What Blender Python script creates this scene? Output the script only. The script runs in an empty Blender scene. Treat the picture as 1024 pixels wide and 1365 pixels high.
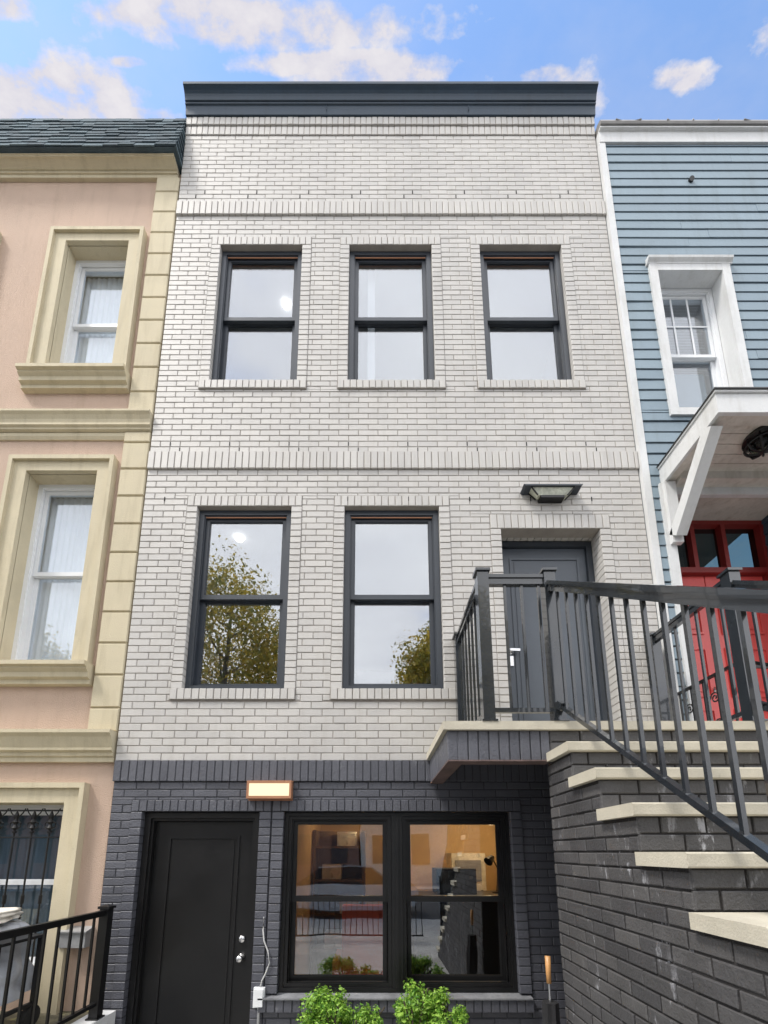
import bpy, math, random
from mathutils import Vector, Matrix
R = math.radians
rng = random.Random(7)
scene = bpy.context.scene
col = scene.collection

# ------------------------------------------------------------------ materials
def nodes(name):
    m = bpy.data.materials.new(name); m.use_nodes = True
    nt = m.node_tree; nt.nodes.clear()
    out = nt.nodes.new('ShaderNodeOutputMaterial')
    return m, nt, out
def N(nt, t, **kw):
    n = nt.nodes.new(t)
    for k, v in kw.items():
        if k in n.inputs.keys(): n.inputs[k].default_value = v
        else: setattr(n, k, v)
    return n
def noise(nt, coord, scale, detail=5, rough=.6, stretch=None):
    n = N(nt, 'ShaderNodeTexNoise'); n.inputs['Scale'].default_value = scale
    n.inputs['Detail'].default_value = detail; n.inputs['Roughness'].default_value = rough
    if stretch:
        mp = N(nt, 'ShaderNodeMapping'); mp.inputs['Scale'].default_value = stretch
        nt.links.new(coord, mp.inputs['Vector']); coord = mp.outputs[0]
    nt.links.new(coord, n.inputs['Vector']); return n.outputs['Fac']
def ramp(nt, fac, a, b, ca=(0,0,0,1), cb=(1,1,1,1)):
    r = N(nt, 'ShaderNodeValToRGB'); e = r.color_ramp.elements
    e[0].position, e[1].position = a, b; e[0].color, e[1].color = ca, cb
    nt.links.new(fac, r.inputs[0]); return r.outputs[0]
def mixc(nt, fac, a, b, blend='MIX'):
    m = N(nt, 'ShaderNodeMix', data_type='RGBA', blend_type=blend)
    for s, v in ((0, fac), (6, a), (7, b)):
        if isinstance(v, (int, float)): m.inputs[s].default_value = v
        elif isinstance(v, tuple): m.inputs[s].default_value = v
        else: nt.links.new(v, m.inputs[s])
    return m.outputs[2]
def c4(c, k=1.0): return (c[0]*k, c[1]*k, c[2]*k, 1)

def surf(name, c, rough=.6, var=.12, vscale=3, bump=.2, bscale=60, metal=0, island=0, stain=None, streak=0, spec=.5, coat=0):
    """general procedural surface: large and small colour variation, bump, optional stains with a shape of their own"""
    m, nt, out = nodes(name)
    b = N(nt, 'ShaderNodeBsdfPrincipled'); nt.links.new(b.outputs[0], out.inputs[0])
    tc = N(nt, 'ShaderNodeTexCoord').outputs['Object']
    n1 = noise(nt, tc, vscale); n2 = noise(nt, tc, bscale, 4)
    colr = mixc(nt, ramp(nt, n1, .3, .7), c4(c, 1-var), c4(c, 1+var))
    colr = mixc(nt, ramp(nt, n2, .35, .65), colr, mixc(nt, 1.0, colr, (1-var*.6,)*3+(1,), 'MULTIPLY'))
    if island:
        g = N(nt, 'ShaderNodeNewGeometry').outputs['Random Per Island']
        colr = mixc(nt, 1.0, colr, ramp(nt, g, 0, 1, (1-island, 1-island, 1-island*.9, 1), (1+island*.5, 1+island*.45, 1+island*.4, 1)), 'MULTIPLY')
    if streak:
        s = noise(nt, tc, 6, 5, .65, (1.6, 1.6, .22))
        colr = mixc(nt, mixc(nt, 1.0, ramp(nt, s, .5, .75), (streak,)*3+(1,), 'MULTIPLY'), colr, mixc(nt, 1.0, colr, (.55, .52, .45, 1), 'MULTIPLY'))
    if stain:
        sc, thr, scol, amt = stain
        s1 = ramp(nt, noise(nt, tc, sc, 7, .75, (1, 1, .35)), thr, thr+.06)
        s2 = ramp(nt, noise(nt, tc, sc*.28, 3), .48, .62)
        f = mixc(nt, 1.0, s1, s2, 'MULTIPLY'); f = mixc(nt, 1.0, f, (amt,)*3+(1,), 'MULTIPLY')
        colr = mixc(nt, f, colr, scol)
    nt.links.new(colr, b.inputs['Base Color'])
    rr = N(nt, 'ShaderNodeMapRange'); nt.links.new(n1, rr.inputs[0])
    rr.inputs[3].default_value = max(0, rough-.1); rr.inputs[4].default_value = min(1, rough+.1)
    nt.links.new(rr.outputs[0], b.inputs['Roughness'])
    b.inputs['Metallic'].default_value = metal; b.inputs['Specular IOR Level'].default_value = spec
    b.inputs['Coat Weight'].default_value = coat
    if bump:
        bp = N(nt, 'ShaderNodeBump'); bp.inputs['Strength'].default_value = bump; bp.inputs['Distance'].default_value = .01
        nt.links.new(n2, bp.inputs['Height']); nt.links.new(bp.outputs[0], b.inputs['Normal'])
    return m
def glass(name, f0=.24, tint=(.93, .96, .98), wob=.012):
    """window glass: mirror-like by a Schlick Fresnel term, otherwise lets the room be seen"""
    m, nt, out = nodes(name)
    g = N(nt, 'ShaderNodeNewGeometry'); dp = N(nt, 'ShaderNodeVectorMath', operation='DOT_PRODUCT')
    nt.links.new(g.outputs['Normal'], dp.inputs[0]); nt.links.new(g.outputs['Incoming'], dp.inputs[1])
    def mt(op, a, b=0.0):
        q = N(nt, 'ShaderNodeMath', operation=op)
        for i, v in enumerate((a, b)):
            if isinstance(v, (int, float)): q.inputs[i].default_value = v
            else: nt.links.new(v, q.inputs[i])
        return q.outputs[0]
    fr = mt('ADD', mt('MULTIPLY', mt('POWER', mt('SUBTRACT', 1.0, mt('ABSOLUTE', dp.outputs['Value'])), 5.0), 1-f0), f0)
    gl = N(nt, 'ShaderNodeBsdfGlossy'); gl.inputs['Roughness'].default_value = .0; gl.inputs['Color'].default_value = (.97, .98, 1, 1)
    tr = N(nt, 'ShaderNodeBsdfTransparent'); tr.inputs[0].default_value = c4(tint)
    mx = N(nt, 'ShaderNodeMixShader')
    nt.links.new(fr, mx.inputs[0]); nt.links.new(tr.outputs[0], mx.inputs[1]); nt.links.new(gl.outputs[0], mx.inputs[2])
    tc = N(nt, 'ShaderNodeTexCoord').outputs['Object']
    bp = N(nt, 'ShaderNodeBump'); bp.inputs['Strength'].default_value = wob; bp.inputs['Distance'].default_value = .05
    nt.links.new(noise(nt, tc, 2.5, 1), bp.inputs['Height'])
    nt.links.new(bp.outputs[0], gl.inputs['Normal'])
    nt.links.new(mx.outputs[0], out.inputs[0]); return m
def emit(name, c, s):
    m, nt, out = nodes(name); e = N(nt, 'ShaderNodeEmission'); e.inputs[0].default_value = c4(c); e.inputs[1].default_value = s
    nt.links.new(e.outputs[0], out.inputs[0]); return m
def leafmat(name, c1, c2):
    m, nt, out = nodes(name)
    b = N(nt, 'ShaderNodeBsdfPrincipled'); b.inputs['Roughness'].default_value = .45
    t = N(nt, 'ShaderNodeBsdfTranslucent')
    g = N(nt, 'ShaderNodeNewGeometry').outputs['Random Per Island']
    cc = ramp(nt, g, 0, 1, c4(c1), c4(c2)); nt.links.new(cc, b.inputs['Base Color']); nt.links.new(cc, t.inputs[0])
    mx = N(nt, 'ShaderNodeMixShader'); mx.inputs[0].default_value = .35
    nt.links.new(b.outputs[0], mx.inputs[1]); nt.links.new(t.outputs[0], mx.inputs[2]); nt.links.new(mx.outputs[0], out.inputs[0]); return m

M = dict(
 white_brick=surf('white_brick', (.55, .535, .51), .55, .06, 1.4, .35, 90, island=.07, streak=.22, stain=(13, .6, (.40, .37, .33, 1), .35)),
 mortar=surf('mortar', (.36, .33, .30), .95, .15, 5, .4, 120),
 weep=surf('weep', (.03, .03, .03), .9),
 dark_brick=surf('painted_charcoal_brick', (.098, .102, .122), .42, .15, 2, .5, 70, island=.14, stain=(16, .62, (.26, .26, .28, 1), .45), spec=.6),
 dark_mortar=surf('painted_charcoal_mortar', (.05, .052, .062), .6, .15, 5, .3, 90),
 stair_brick=surf('stair_brick', (.082, .081, .083), .62, .2, 4, .6, 80, island=.3, stain=(9, .56, (.5, .51, .55, 1), .8)),
 stair_mortar=surf('stair_mortar', (.028, .026, .026), .9, .2, 9, .5, 90, stain=(11, .58, (.4, .41, .45, 1), .7)),
 limestone=surf('limestone', (.57, .53, .43), .75, .12, 5, .35, 140, stain=(7, .62, (.3, .26, .18, 1), .5)),
 cornice=surf('slate_blue_metal', (.032, .056, .088), .42, .12, 2, .08, 30, spec=.45, streak=.3),
 frame=surf('anthracite_window_paint', (.036, .044, .057), .36, .08, 4, .05, 40, spec=.55),
 black=surf('black_paint', (.0075, .0075, .008), .38, .1, 4, .025, 30, spec=.5),
 door_grey=surf('slate_grey_door_paint', (.085, .1, .122), .38, .08, 3, .06, 60),
 rail=surf('black_rail_paint', (.014, .016, .02), .25, .12, 6, .02, 60, spec=.6),
 rail_grey=surf('charcoal_rail_paint', (.014, .018, .023), .25, .12, 5, .02, 30, spec=.7, coat=.8),
 copper=surf('copper_wood_strip', (.42, .2, .11), .45, .1, 6, .1, 40),
 chrome=surf('brushed_steel', (.75, .75, .76), .22, .05, 6, .02, 60, metal=1),
 salmon=surf('salmon_stucco', (.575, .428, .335), .9, .06, 1.6, .8, 95, streak=.25, stain=(5, .6, (.42, .33, .26, 1), .25)),
 tan=surf('tan_stucco', (.61, .54, .385), .85, .07, 2.2, .35, 90, streak=.4, stain=(7, .6, (.36, .32, .22, 1), .4)),
 shingle=surf('blue_green_shingle', (.088, .132, .158), .9, .22, 5, .8, 160, island=.35),
 vinyl=surf('white_vinyl', (.8, .82, .84), .4, .03, 3, .04, 40),
 whitewood=surf('white_painted_wood', (.68, .69, .69), .55, .06, 3, .2, 40, streak=.35),
 soffit=surf('weathered_white_soffit', (.66, .63, .57), .7, .12, 3, .2, 30, streak=.6),
 curtain=surf('white_curtain', (.86, .87, .9), .9, .04, 3, .1, 80),
 siding=surf('blue_siding', (.235, .31, .365), .6, .07, 1.5, .12, 40, island=.1, streak=.3),
 red=surf('red_door_paint', (.78, .10, .09), .35, .08, 3, .08, 40, spec=.6),
 darkred=surf('dark_red_frame_paint', (.26, .025, .022), .4, .1, 3, .08, 40),
 concrete=surf('concrete', (.42, .41, .39), .85, .15, 3, .4, 60, stain=(5, .58, (.18, .17, .15, 1), .6)),
 whiteconc=surf('white_painted_concrete', (.68, .69, .7), .75, .12, 4, .3, 60, stain=(6, .6, (.3, .3, .3, 1), .5)),
 dirt=surf('littered_dirt', (.2, .18, .12), .95, .4, 9, 1, 50, stain=(12, .55, (.5, .5, .2, 1), .8)),
 asphalt=surf('asphalt', (.05, .05, .052), .9, .2, 3, .5, 120),
 bark=surf('bark', (.09, .07, .05), .9, .3, 8, 1, 40),
 leaf=leafmat('shrub_leaf', (.07, .22, .02), (.42, .66, .10)),
 treeleaf=leafmat('tree_leaf', (.16, .19, .02), (.85, .60, .07)),
 pot=surf('dark_planter', (.03, .03, .033), .5, .1, 6, .1, 50),
 room=surf('room_plaster', (.55, .55, .55), .9, .03, 2, .05, 50),
 warmwall=surf('warm_room_plaster', (.66, .47, .25), .8, .08, 2, .05, 50),
 floorwood=surf('room_floor', (.2, .13, .07), .5, .2, 4, .1, 40),
 lampglow=emit('lamp_glow', (1, .76, .5), .62), bulb=emit('bulb_glow', (1, .93, .85), 5),
 tarp=surf('grey_tarp', (.5, .53, .58), .45, .35, 9, 1, 18, spec=.6),
 sack=surf('white_sack', (.72, .68, .6), .8, .2, 8, .8, 30, stain=(14, .55, (.2, .19, .17, 1), .6)),
 galv=surf('galvanised_metal', (.5, .51, .52), .45, .15, 6, .1, 40, metal=.6),
 handlewood=surf('umbrella_handle_wood', (.52, .27, .1), .4, .15, 10, .1, 50),
 fabric=surf('black_fabric', (.012, .012, .014), .8, .2, 8, .3, 60),
 cable=surf('white_cable', (.62, .62, .62), .5),
 lantern_glass=surf('frosted_lantern_glass', (.5, .52, .42), .25, .3, 12, .3, 40, spec=.7),
 purple=leafmat('purple_flower', (.3, .2, .38), (.75, .68, .85)),
 carpaint=surf('silver_car_paint', (.55, .57, .6), .25, .03, 2, 0, metal=.4, coat=1), tyre=surf('tyre_rubber', (.02, .02, .02), .8),
 orange=surf('orange_upholstery', (.7, .12, .05), .8, .1, 5, .3, 80),
 redbrick=surf('far_brick', (.3, .16, .12), .9, .2, 3, .2, 20),
 screen=surf('window_screen_blind', (.13, .18, .22), .7, .08, 3, .05, 40),
 steeldeck=surf('steel_deck', (.3, .29, .28), .5, .2, 5, .1, 40, metal=.3),
 lip=surf('rusty_steel_lip', (.16, .11, .1), .6, .3, 9, .2, 50),
)
M['glass'] = glass('window_glass', .24); M['glass_low'] = glass('shopfront_glass', .15, wob=.02); M['glass_left'] = glass('neighbour_glass', .13)
M['glass_dark'] = glass('transom_glass', .025, (.5, .55, .5))

# ------------------------------------------------------------------ mesh builder
class MB:
    def __init__(s): s.v = []; s.f = []; s.m = []
    def add(s, vs, fs, mi=0):
        o = len(s.v); s.v += [tuple(v) for v in vs]; s.f += [tuple(i+o for i in f) for f in fs]; s.m += [mi]*len(fs)
    def box(s, x0, x1, y0, y1, z0, z1, mi=0):
        s.add([(x0,y0,z0),(x1,y0,z0),(x1,y1,z0),(x0,y1,z0),(x0,y0,z1),(x1,y0,z1),(x1,y1,z1),(x0,y1,z1)],
              [(0,3,2,1),(4,5,6,7),(0,1,5,4),(1,2,6,5),(2,3,7,6),(3,0,4,7)], mi); return s
    def bar(s, p, q, w, h, up=(0,0,1), mi=0):
        p, q = Vector(p), Vector(q); d = (q-p).normalized(); u = Vector(up)
        sd = d.cross(u)
        if sd.length < 1e-4: sd = d.cross(Vector((0,1,0)))
        sd.normalize(); u2 = sd.cross(d).normalized(); vs = []
        for e in (p, q):
            for a, b in ((-1,-1),(1,-1),(1,1),(-1,1)): vs.append(e+sd*a*w/2+u2*b*h/2)
        s.add(vs, [(0,3,2,1),(4,5,6,7),(0,1,5,4),(1,2,6,5),(2,3,7,6),(3,0,4,7)], mi); return s
    def tube(s, pts, r, n=8, mi=0, r2=None):
        pts = [Vector(p) for p in pts]; L = len(pts); vs = []; fs = []
        for i, p in enumerate(pts):
            d = (pts[min(i+1, L-1)]-pts[max(i-1, 0)]).normalized()
            a = d.cross(Vector((0,0,1)));
            if a.length < 1e-3: a = d.cross(Vector((0,1,0)))
            a.normalize(); b = d.cross(a); rr = r if r2 is None else r+(r2-r)*i/(L-1)
            for k in range(n): t = 2*math.pi*k/n; vs.append(p+a*math.cos(t)*rr+b*math.sin(t)*rr)
        for i in range(L-1):
            for k in range(n): fs.append((i*n+k, i*n+(k+1)%n, (i+1)*n+(k+1)%n, (i+1)*n+k))
        fs.append(tuple(range(n))[::-1]); fs.append(tuple((L-1)*n+k for k in range(n)))
        s.add(vs, fs, mi); return s
    def lathe(s, c, prof, n=24, mi=0):
        vs = []; fs = []
        for r, z in prof:
            for k in range(n): t = 2*math.pi*k/n; vs.append((c[0]+r*math.cos(t), c[1]+r*math.sin(t), c[2]+z))
        for i in range(len(prof)-1):
            for k in range(n): fs.append((i*n+k, i*n+(k+1)%n, (i+1)*n+(k+1)%n, (i+1)*n+k))
        s.add(vs, fs, mi); return s
    def brick(s, O, U, V, W, u0, u1, v0, v1, d, c=.003, mi=0, j=.0012):
        """chamfered brick; O+U*u+V*v is the face plane, W the outward normal, d its depth behind the face"""
        n = rng.uniform(-j, j); vs = []
        for dep, ins in ((-d, 0), (n-c, 0), (n, c)):
            for a, b in ((u0+ins, v0+ins), (u1-ins, v0+ins), (u1-ins, v1-ins), (u0+ins, v1-ins)):
                jj = (rng.uniform(-j, j)*.6, rng.uniform(-j, j)*.6) if dep > -d else (0, 0)
                vs.append(O+U*(a+jj[0])+V*(b+jj[1])+W*dep)
        fs = [(8,9,10,11)]+[(k,(k+1)%4,4+(k+1)%4,4+k) for k in range(4)]+[(4+k,4+(k+1)%4,8+(k+1)%4,8+k) for k in range(4)]
        s.add(vs, fs, mi)
    def extrude_x(s, prof, x0, x1, mi=0, x0f=None, x1f=None):
        """closed profile of (y,z) run along x"""
        n = len(prof); vs = [(x0, y, z) for y, z in prof]+[(x1, y, z) for y, z in prof]
        fs = [(k, (k+1) % n, n+(k+1) % n, n+k) for k in range(n)]+[tuple(range(n))[::-1], tuple(range(n, 2*n))]
        s.add(vs, fs, mi); return s
ROOT = {}
def tag(o, label=None, cat=None, group=None, kind=None):
    for k, v in (('label', label), ('category', cat), ('group', group), ('kind', kind)):
        if v: o[k] = v
    return o
def thing(name, label, cat, loc, group=None):
    o = bpy.data.objects.new(name, None); col.objects.link(o); o.location = loc; o.empty_display_size = .1
    ROOT[o.name] = Vector(loc); return tag(o, label, cat, group)
def obj(name, mb, mats, parent=None, loc=None, smooth=False, label=None):
    if not isinstance(mats, (list, tuple)): mats = [mats]
    base = ROOT[parent.name] if parent else Vector(loc or (0,0,0))
    me = bpy.data.meshes.new(name); me.from_pydata([tuple(Vector(v)-base) for v in mb.v], [], mb.f)
    for m in mats: me.materials.append(m if not isinstance(m, str) else M[m])
    if len(mats) > 1: me.polygons.foreach_set('material_index', mb.m)
    if smooth: me.polygons.foreach_set('use_smooth', [True]*len(me.polygons))
    me.update()
    import bmesh
    if len(me.polygons) < 3000 and not name.endswith('leaves'):
        bm = bmesh.new(); bm.from_mesh(me); bmesh.ops.recalc_face_normals(bm, faces=bm.faces); bm.to_mesh(me); bm.free()
    o = bpy.data.objects.new(name, me); col.objects.link(o)
    if parent: o.parent = parent
    else: o.location = base
    ROOT[o.name] = base
    if label: o['label'] = label
    return o
def struct(name, mb, mat, loc=(0,0,0)): return tag(obj(name, mb, mat, None, loc), kind='structure')
def children(o): return [c for c in bpy.data.objects if c.parent == o]
def copy_tree(o, parent=None):
    c = o.copy(); col.objects.link(c); c.parent = parent
    for ch in children(o): copy_tree(ch, c)
    return c
def subtract(r, holes):
    out = [r]
    for h in holes:
        nx = []
        for a in out:
            x0, x1, z0, z1 = a; hx0, hx1, hz0, hz1 = h
            if hx0 >= x1 or hx1 <= x0 or hz0 >= z1 or hz1 <= z0: nx.append(a); continue
            if hz0 > z0: nx.append((x0, x1, z0, hz0))
            if hz1 < z1: nx.append((x0, x1, hz1, z1))
            za, zb = max(z0, hz0), min(z1, hz1)
            if hx0 > x0: nx.append((x0, hx0, za, zb))
            if hx1 < x1: nx.append((hx1, x1, za, zb))
        out = nx
    return out
X_, Y_, Z_ = Vector((1,0,0)), Vector((0,1,0)), Vector((0,0,1))
def run_bricks(mb, O, U, V, W, u0, u1, v0, v1, L, H, joint, d, start=0, shift=.5, mi=0, holes=(), c=.003, ncol=None):
    """courses of bricks filling the rectangle u0..u1, v0..v1, cut round the holes"""
    k = 0; v = v0
    while v < v1-.012:
        vt = min(v+H, v1); u = u0-((k+start) % 2)*L*shift
        while u < u1:
            a, b = max(u, u0), min(u+L, u1)
            if b-a > .018:
                for q in subtract((a+joint/2, b-joint/2, v+joint/2, vt-joint/2), holes):
                    if q[1]-q[0] > .012 and q[3]-q[2] > .012: mb.brick(O, U, V, W, q[0], q[1], q[2], q[3], d, c, mi)
            u += L
        v = vt; k += 1

# ------------------------------------------------------------------ main townhouse
D = 3.65; XL, XR = -2.284, 2.615; GZ = -1.89; H = .0675; L = .2
house = thing('brick_townhouse', 'three storey townhouse of white brick over charcoal painted brick ground floor, dark metal cornice', 'house', (0, D, GZ))
WU = [(-1.747, -.832, 4.831, 6.698), (-.303, .617, 4.831, 6.698), (1.155, 2.07, 4.831, 6.698)]
WL = [(-1.752, -.832, 1.443, 3.331), (-.312, .612, 1.443, 3.331)]
DOOR = (1.206, 2.165, .84, 3.082)
GD = (-1.995, -.995, GZ, .338); GW = (-.787, 1.135, -1.105, .338)
SB, ST, SS = .105, .12, .105
def outer(r, top=ST, bot=SS, side=SB): return (r[0]-side, r[1]+side, r[2]-bot, r[3]+top)
holesW = [outer(r) for r in WU+WL]+[outer(DOOR, .165, 0)]
holesG = [outer(GD, .1, 0, .1), (GW[0]-.1, GW[1]+.1, -1.23, GW[3]+.1)]
bands = [(3.753, 3.955), (7.135, 7.337)]
O = Vector((0, D, 0)); W = -Y_
wb = MB(); 
for z0, z1, st in ((.783, 3.753, 0), (3.955, 7.135, 0), (7.337, 8.416, 1)):
    run_bricks(wb, O, X_, Z_, W, XL, XR, z0, z1, L, (z1-z0)/round((z1-z0)/H), .0072, .012, st, holes=holesW)
for z in (3.955+H*.5, 3.955+H*1.5, 7.337+H*1.5, 7.337+H*2.5, .783+H*39):
    x = XL+.2+(.1 if z*10 % 2 > 1 else 0)
    while x < XR-.05: wb.box(x-.0045, x+.0045, D-.003, D+.003, z-.022, z+.022, 1); x += .6
obj('brick_wall', wb, ['white_brick', 'weep'], house)
mo = MB()
for q in subtract((XL+.004, XR-.002, .783, 8.72), [(h[0]+.05, h[1]-.05, h[2]+.05, h[3]-.05) for h in holesW[:5]]+[(DOOR[0]-.05, DOOR[1]+.05, .70, DOOR[3]+.08)]):
    mo.box(q[0], q[1], D+.005, D+.13, q[2], q[3])
for y in (0,): mo.box(XL+.004, XL+.12, D+.131, 9, .783, 8.72); mo.box(XR-.12, XR-.002, D+.131, 9, .783, 8.72)
obj('mortar_joints', mo, 'mortar', house)
for i, (z0, z1) in enumerate(bands):
    b = MB(); x = XL
    while x < XR-.02:
        b.brick(Vector((0, D-.02, 0)), X_, Z_, W, x+.0045, min(x+.0675, XR)-.0045, z0+.002, z1-.004, .04); x += .0675
    b.box(XL, XR, D-.013, D+.004, z0+.006, z1-.006, 1)
    obj('soldier_course', b, ['white_brick', 'mortar'], house)
b = MB()
for z0, z1, pr in ((8.416, 8.555, .010), (8.56, 8.69, .022)):
    x = XL
    while x < XR-.02:
        b.brick(Vector((0, D-pr, 0)), X_, Z_, W, x+.0045, min(x+.0675, XR)-.0045, z0+.006, z1-.006, pr+.01); x += .0675
    b.box(XL, XR, D-pr+.006, D+.004, z0+.007, z1-.007, 1)
obj('corbelled_brick_course', b, ['white_brick', 'mortar'], house)

def border(r, mats, name, parent, side, top, bot, proud=.007, sides_to=None, depth=.12):
    b = MB(); f = D-proud; Ob = Vector((0, f, 0)); dd = depth+proud
    x0, x1, z0, z1 = r
    # jambs: header stack
    z = z0; n = round((z1-z0)/H); h = (z1-z0)/n
    for k in range(n):
        for (a, c_) in ((x0-side, x0), (x1, x1+side)):
            b.brick(Ob, X_, Z_, W, a+.004, c_-.001 if c_ == x0 else c_-.004, z+.004, z+h-.004, dd) if c_ == x0 else b.brick(Ob, X_, Z_, W, a+.001, c_-.004, z+.004, z+h-.004, dd)
        z += h
    for zz0, zz1, n0 in (((z1, z1+top, 0),)+(((z0-bot, z0, 1),) if bot else ())):
        x = x0-side*.97; n = max(1, round((x1-x0+2*side*.97)/.0675)); w = (x1-x0+2*side*.97)/n
        Oo = Ob if not n0 else Vector((0, f-.012, 0))
        for k in range(n):
            b.brick(Oo, X_, Z_, W, x+.004, x+w-.004, zz0+.004, zz1-(.001 if n0 else .004), dd+(.012 if n0 else 0)); x += w
    # mortar behind the border bricks
    m0 = f+.007
    b.box(x0-side+.002, x0-.006, m0, D+.125, z0, z1, 1); b.box(x1+.006, x1+side-.002, m0, D+.125, z0, z1, 1)
    b.box(x0-side+.002, x1+side-.002, m0, D+.125, z1+.003, z1+top-.002, 1)
    if bot: b.box(x0-side+.002, x1+side-.002, m0-.010, D+.125, z0-bot+.003, z0-.004, 1)
    return obj(name, b, mats, parent)
def ring(mb, x0, x1, z0, z1, w, y0, y1, mi=0, wt=None, wb_=None):
    wt = wt or w; wb_ = w if wb_ is None else wb_
    mb.box(x0, x0+w, y0, y1, z0, z1, mi); mb.box(x1-w, x1, y0, y1, z0, z1, mi)
    mb.box(x0+w, x1-w, y0, y1, z1-wt, z1, mi)
    if wb_: mb.box(x0+w, x1-w, y0, y1, z0, z0+wb_, mi)
def dhung(parent, r, fm, gm, y=D+.05, name='window', copper=False, fw=.05, sw=.045, muntin=False, low_mat=None, midz=None, label=None):
    x0, x1, z0, z1 = r; g = .002
    f = MB(); ring(f, x0+g, x1-g, z0+g, z1-g, fw, y, y+.12)
    # stepped inner stop, side tracks
    ring(f, x0+fw-.001, x1-fw+.001, z0+fw-.001, z1-fw+.001, .012, y+.012, y+.03)
    w = obj(name, f, fm, parent, label=label)
    if copper:
        c = MB().box(x0+fw+.012, x1-fw-.012, y+.014, y+.022, z1-fw-.022, z1-fw-.013); obj('head_strip', c, 'copper', w)
    xi0, xi1, zi0, zi1 = x0+fw, x1-fw, z0+fw, z1-fw; mz = midz if midz is not None else (z0+z1)/2+.02
    for (a, c_, yy) in ((mz-.022, zi1, y+.035), (zi0, mz+.022, y+.072)):
        s = MB(); ring(s, xi0+.001, xi1-.001, a, c_, sw, yy, yy+.033)
        # small glazing bead
        ring(s, xi0+sw-.001, xi1-sw+.001, a+sw-.001, c_-sw+.001, .008, yy+.006, yy+.012)
        so = obj('sash', s, fm, w)
        upper = yy < y+.05
        p = MB().box(xi0+sw, xi1-sw, yy+.016, yy+.020, a+sw, c_-sw)
        obj('pane', p, gm if upper or not low_mat else low_mat, w)
        if muntin and upper:
            mm = MB(); W_ = xi1-xi0-2*sw; H_ = c_-a-2*sw
            for t in (1/3, 2/3): mm.box(xi0+sw+W_*t-.009, xi0+sw+W_*t+.009, yy+.009, yy+.0155, a+sw, c_-sw)
            mm.box(xi0+sw, xi1-sw, yy+.0085, yy+.0150, a+sw+H_*.5-.009, a+sw+H_*.5+.009)
            obj('muntin', mm, 'vinyl', w)
    #lock = MB().box((x0+x1)/2-.02, (x0+x1)/2+.02, y+.022, y+.034, mz+.015, mz+.028); obj('sash_lock', lock, fm, w)
    return w
for i, r in enumerate(WU+WL):
    border(r, ['white_brick', 'mortar'], 'window_surround', house, SB, ST, SS)
    dhung(house, r, 'frame', 'glass', copper=True)
border(DOOR, ['white_brick', 'mortar'], 'door_surround', house, SB, .16, 0, depth=.17)
# upstairs door
fd = MB(); yd = D+.19; x0, x1, z0, z1 = DOOR
ring(fd, x0+.002, x1-.002, z0+.002, z1-.002, .055, yd-.02, yd+.1, wb_=.03)
df = obj('front_door_frame', fd, 'frame', house)
dl = MB(); dl.box(x0+.06, x1-.06, yd+.012, yd+.055, z0+.035, z1-.062)
for (a, b_) in ((z0+.16, z1-.17),): 
    ring(dl, x0+.13, x1-.13, a, b_, .022, yd+.003, yd+.013); dl.box(x0+.175, x1-.175, yd+.006, yd+.013, a+.045, b_-.045)
dl.box(x0+.06, x1-.06, yd+.004, yd+.012, z0+.035, z0+.11)
door = obj('front_door', dl, 'door_grey', house)
hb = MB(); hb.lathe((0, 0, 0), [(0, 0), (.03, 0), (.03, .012), (.012, .014), (.012, .05), (0, .05)], 16)
def face_front(mb, c):  # local z -> -Y
    mb.v = [(c[0]+v[0], c[1]-v[2], c[2]+v[1]) for v in mb.v]; return mb
hz = 1.90
face_front(hb, (x0+.085, yd+.01, hz)); hb.bar((x0+.07, yd-.035, hz), (x0+.165, yd-.035, hz-.004), .02, .024)
k = MB(); k.box(x0+.062, x0+.108, yd-.006, yd+.012, hz-.15, hz-.05); hb.add(k.v, k.f)
obj('door_lever', hb, 'chrome', door)
# charcoal ground floor
gb = MB()
run_bricks(gb, O, X_, Z_, W, XL+.012, XR, GZ, .597, L, (.597-GZ)/37, .009, .012, 0, holes=holesG, mi=0)
obj('painted_brick_base', gb, 'dark_brick', house)
gm = MB()
for q in subtract((XL+.014, XR-.002, GZ, .779), [(GD[0]-.05, GD[1]+.05, GZ-.1, GD[3]+.05), (GW[0]-.05, GW[1]+.05, GW[2]-.05, GW[3]+.05)]):
    gm.box(q[0], q[1], D+.0055, D+.13, q[2], q[3])
gm.box(XL+.014, XL+.12, D+.131, 9, GZ, .779); gm.box(XR-.12, XR-.002, D+.131, 9, GZ, .779)
obj('base_mortar_joints', gm, 'dark_mortar', house)
b = MB(); x = XL+.008
while x < XR-.02:
    b.brick(Vector((0, D-.02, 0)), X_, Z_, W, x+.004, min(x+.0675, XR)-.004, .6, .781, .04); x += .0675
b.box(XL+.008, XR, D-.014, D+.004, .604, .777, 1)
obj('dark_soldier_course', b, ['dark_brick', 'dark_mortar'], house)
border(GD, ['dark_brick', 'dark_mortar'], 'ground_door_surround', house, .1, .1, 0, proud=.012, depth=.13)
border(GW, ['dark_brick', 'dark_mortar'], 'ground_window_surround', house, .1, .1, 0, proud=.0165, depth=.13)
s = MB(); s.extrude_x([(D-.06, -1.13), (D-.06, -1.123), (D+.1, -1.104), (D+.1, -1.135), (D-.06, -1.135)], GW[0]-.14, GW[1]+.085)
x = GW[0]-.14
while x < GW[1]+.08: s.brick(Vector((0, D-.045, 0)), X_, Z_, W, x+.004, x+.0635, -1.23, -1.137, .06, mi=1); x += .0675
s.box(GW[0]-.135, GW[1]+.08, D-.038, D+.003, -1.225, -1.137, 2)
obj('window_sill', s, [surf('worn_sill_paint', (.22, .225, .24), .5, .3, 6, .3, 40), 'dark_brick', 'dark_mortar'], house)
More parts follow.
